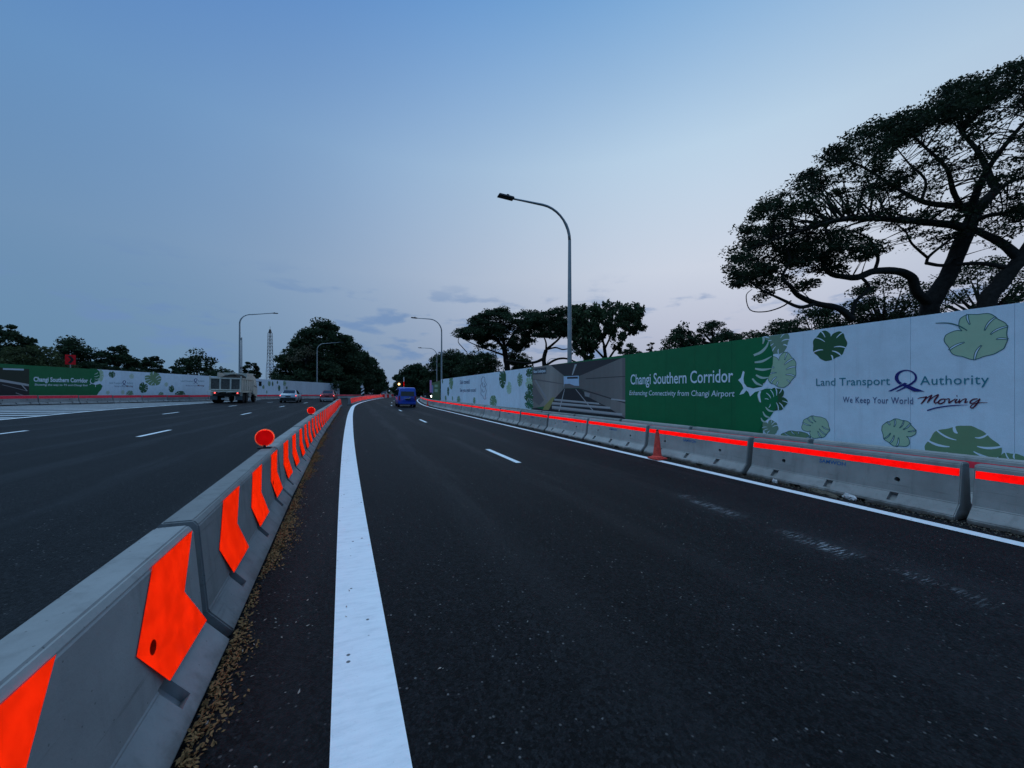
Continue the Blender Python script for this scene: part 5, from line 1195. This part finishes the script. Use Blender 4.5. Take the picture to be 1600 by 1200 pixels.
# trees of the middle distance, right of centre
near_tree('spreading rain tree left of the tall lamp, with layered dark crown', at(793, 62), [
    ([(793, 580, 62), (791, 562, 62), (788, 546, 62)], .50, .40),
    ([(788, 546, 62), (776, 532, 61), (758, 522, 60), (735, 514, 59), (720, 517, 58.5)], .28, .06),
    ([(788, 546, 62), (786, 526, 62), (780, 508, 63), (768, 494, 64)], .26, .06),
    ([(788, 546, 62), (798, 528, 61), (812, 510, 60), (822, 496, 59.5)], .24, .06),
    ([(790, 556, 62), (768, 548, 60), (748, 541, 59), (730, 533, 58)], .18, .05),
    ([(730, 551, 57.5), (722, 542, 57.3), (716, 534, 57.2), (718, 524, 57)], .07, .04)],
    [([(711, 522), (726, 507), (745, 494), (763, 484), (790, 482), (806, 489), (822, 485), (836, 489), (852, 492), (850, 512), (832, 520), (812, 524), (790, 522), (765, 526), (738, 530), (722, 528)], 57, 67, 190, 130, 1.0, .46),
     ([(738, 528), (775, 524), (832, 520), (832, 538), (812, 548), (780, 546), (755, 544), (740, 540)], 58, 66, 75, 100, .85, .5)], 21, leaf=.34, m=leaf_dark, group=GRR)
near_tree('open rain tree behind the tall lamp with forked bare limbs', at(851, 56), [
    ([(851, 578, 56), (850, 562, 56), (853, 547, 56)], .34, .28),
    ([(853, 547, 56), (853, 535, 56), (848, 522, 56.5), (842, 508, 57)], .15, .05),
    ([(854, 546, 56), (866, 536, 55.5), (876, 526, 55), (882, 512, 54.5), (886, 496, 54)], .20, .05),
    ([(855, 546, 56), (868, 543, 55.5), (880, 546, 55), (897, 543, 54.5)], .13, .07),
    ([(876, 526, 55), (868, 522, 55), (858, 520, 55.5)], .09, .04), ([(878, 526, 55), (888, 525, 55), (900, 520, 55)], .09, .04),
    ([(850, 560, 56), (836, 566, 56), (815, 567, 56.5), (790, 563, 57)], .22, .12), ([(852, 572, 56), (868, 562, 55.5), (884, 560, 55), (900, 566, 54.5)], .17, .12)],
    [([(822, 491), (850, 488), (870, 483), (893, 478), (915, 482), (915, 522), (893, 528), (870, 526), (850, 529), (834, 524), (822, 510)], 51, 60, 160, 130, .9, .46)], 22, leaf=.32, m=leaf_dark, group=GRR)
near_tree('upright large leaved tree right of the tall lamp', at(948, 48), [
    ([(948, 574, 48), (946, 556, 48), (944, 540, 48)], .24, .2),
    ([(944, 540, 48), (938, 520, 48), (932, 500, 48.5), (925, 484, 49)], .15, .04), ([(945, 545, 48), (954, 524, 48), (956, 500, 48), (952, 480, 48)], .14, .04),
    ([(948, 566, 48), (962, 545, 47.6), (980, 524, 47), (1002, 508, 46.5)], .15, .04), ([(946, 562, 48), (930, 545, 47.6), (916, 525, 47.5), (905, 500, 47.5)], .15, .04),
    ([(972, 532, 47.2), (984, 505, 47), (992, 485, 47)], .09, .03), ([(930, 545, 47.6), (912, 548, 47.3), (902, 552, 47)], .08, .03)],
    [([(897, 480), (920, 478), (936, 474), (952, 473), (970, 479), (985, 474), (1000, 478), (1006, 492), (1013, 503), (1006, 514), (985, 522), (972, 532), (955, 520), (940, 528), (925, 545), (910, 552), (898, 548), (894, 520)], 44, 52, 230, 42, .50, 1.2),
     ([(905, 548), (930, 536), (940, 552), (925, 562), (908, 560)], 46, 49, 14, 45, .5, .9), ([(958, 530), (975, 530), (970, 548), (960, 548)], 46, 49, 8, 30, .45, .9)], 23, leaf=.46, m=leaf_mid, droop=.9, group=GRR, name='tree')

# ------------------------------------------------------------------ litter and grit
def scatter(name, label, pts, size, m, flat=.3, kind='stuff'):
    n = len(pts); V = []; Fc = []
    for (p, t, z) in pts:
        s = size * random.uniform(.5, 1.3); a = random.uniform(0, 6.28); tx, ty = random.gauss(0, flat), random.gauss(0, flat); c = WP(p, t, z)
        R = Matrix.Rotation(a, 3, 'Z') @ Matrix.Rotation(tx, 3, 'X') @ Matrix.Rotation(ty, 3, 'Y'); b = len(V); cu = random.uniform(-.25, .25)
        for q in ((-.5, 0, cu * .4), (-.1, .24, 0), (.5, 0, cu * .6), (-.1, -.24, 0)): V.append(tuple(c + R @ (Vector(q) * s)))
        Fc.append((b, b + 1, b + 2, b + 3))
    me = bpy.data.meshes.new(name); me.from_pydata(V, [], Fc); me.materials.append(m); o = link(name, me); o['kind'] = kind; o['label'] = label; o['category'] = 'litter'; return o
litter_m = mat('dry_leaf', (.25, .145, .06), .85, .15, 0, .65, 45); grit_m = mat('grit', (.30, .27, .23), .8, .2, 0, .6, 30)
pts = []
for _ in range(17000):
    t = random.uniform(.9, 16) if random.random() < .75 else random.uniform(.9, 40)
    edge = row_c(t) + .315; dens = .45 + .55 * math.sin(t * 2.3) * math.sin(t * .9 + 1) + .35 * math.sin(t * 6.1) * math.sin(t * 3.7)
    if random.random() > .25 + .75 * dens: continue
    w = abs(random.gauss(0, .048)) * (.6 + 1.2 * dens); pts.append((edge + w, t, .004 + max(0, .03 - w * .22) * random.random()))
scatter('leaf_litter', 'brown dry leaves drifted along the foot of the centre barriers', pts, .029, litter_m, .5)
pts = []
for _ in range(140):
    t = random.uniform(.9, 9); pts.append((row_c(t) + .33 + abs(random.gauss(0, .35)), t, .008))
for _ in range(700):
    t = random.uniform(1.2, 26); p_ = random.uniform(C_LINE(t) + .25, C_RIGHT(t) - .1)
    if random.random() < .5 + .5 * math.sin(p_ * 1.9 + t * .7) * math.sin(t * 1.3 - p_): pts.append((p_, t, .007))
scatter('loose_grit', 'scattered pale leaf scraps and grit on the fresh asphalt', pts, .022, grit_m, .3)
pts = []
for _ in range(5200):
    t = random.uniform(.3, 30) if random.random() < .7 else random.uniform(.3, 9); w = abs(random.gauss(0, .09)); pts.append((row_r(t) - .32 - w * .9, t, .004 + max(0, .03 - w * .3) * random.random()))
scatter('dirt_drift', 'grey brown dirt drifted between the edge line and the right barriers', pts, .034, mat('dirt', (.10, .085, .065), .95, .1, 0, .6, 30), .5)
# crumpled plastic and a scrap of wood lying against the striped barrier
def crumple(name, label, loc, sz, m, cat):
    bm = bmesh.new(); bmesh.ops.create_icosphere(bm, subdivisions=3, radius=1)
    for v in bm.verts:
        n = math.sin(v.co.x * 5.1 + v.co.y * 3) * .18 + math.sin(v.co.y * 7 + v.co.z * 6) * .16 + random.uniform(-.12, .12)
        v.co = Vector((v.co.x * sz[0], v.co.y * sz[1], max(-.25, v.co.z) * sz[2])) * (1 + n)
    me = bpy.data.meshes.new(name); bm.to_mesh(me); bm.free(); me.materials.append(m); o = link(name, me); o.location = loc; o.rotation_euler = (0, 0, RZ + 1.2); tag(o, label, cat); return o
bagm = mat('plastic_film', (.45, .45, .45), .35, .5)
pb_ = at(1330, 6.45, 776); crumple('plastic_bag', 'crumpled pale plastic bag at the foot of the striped barrier', WP(row_r(3.6) - .36, 3.72, .03), (.11, .04, .06), bagm, 'rubbish')
crumple('plastic_bag', 'small torn plastic scrap left of the crumpled bag', WP(row_r(4.9) - .34, 4.95, .02), (.06, .03, .05), bagm, 'rubbish')
crumple('dirt_heap', 'small heap of brown dirt beside the plastic bag', WP(row_r(4.2) - .36, 4.15, .0), (.30, .07, .06), MATS['dirt'], 'rubbish')
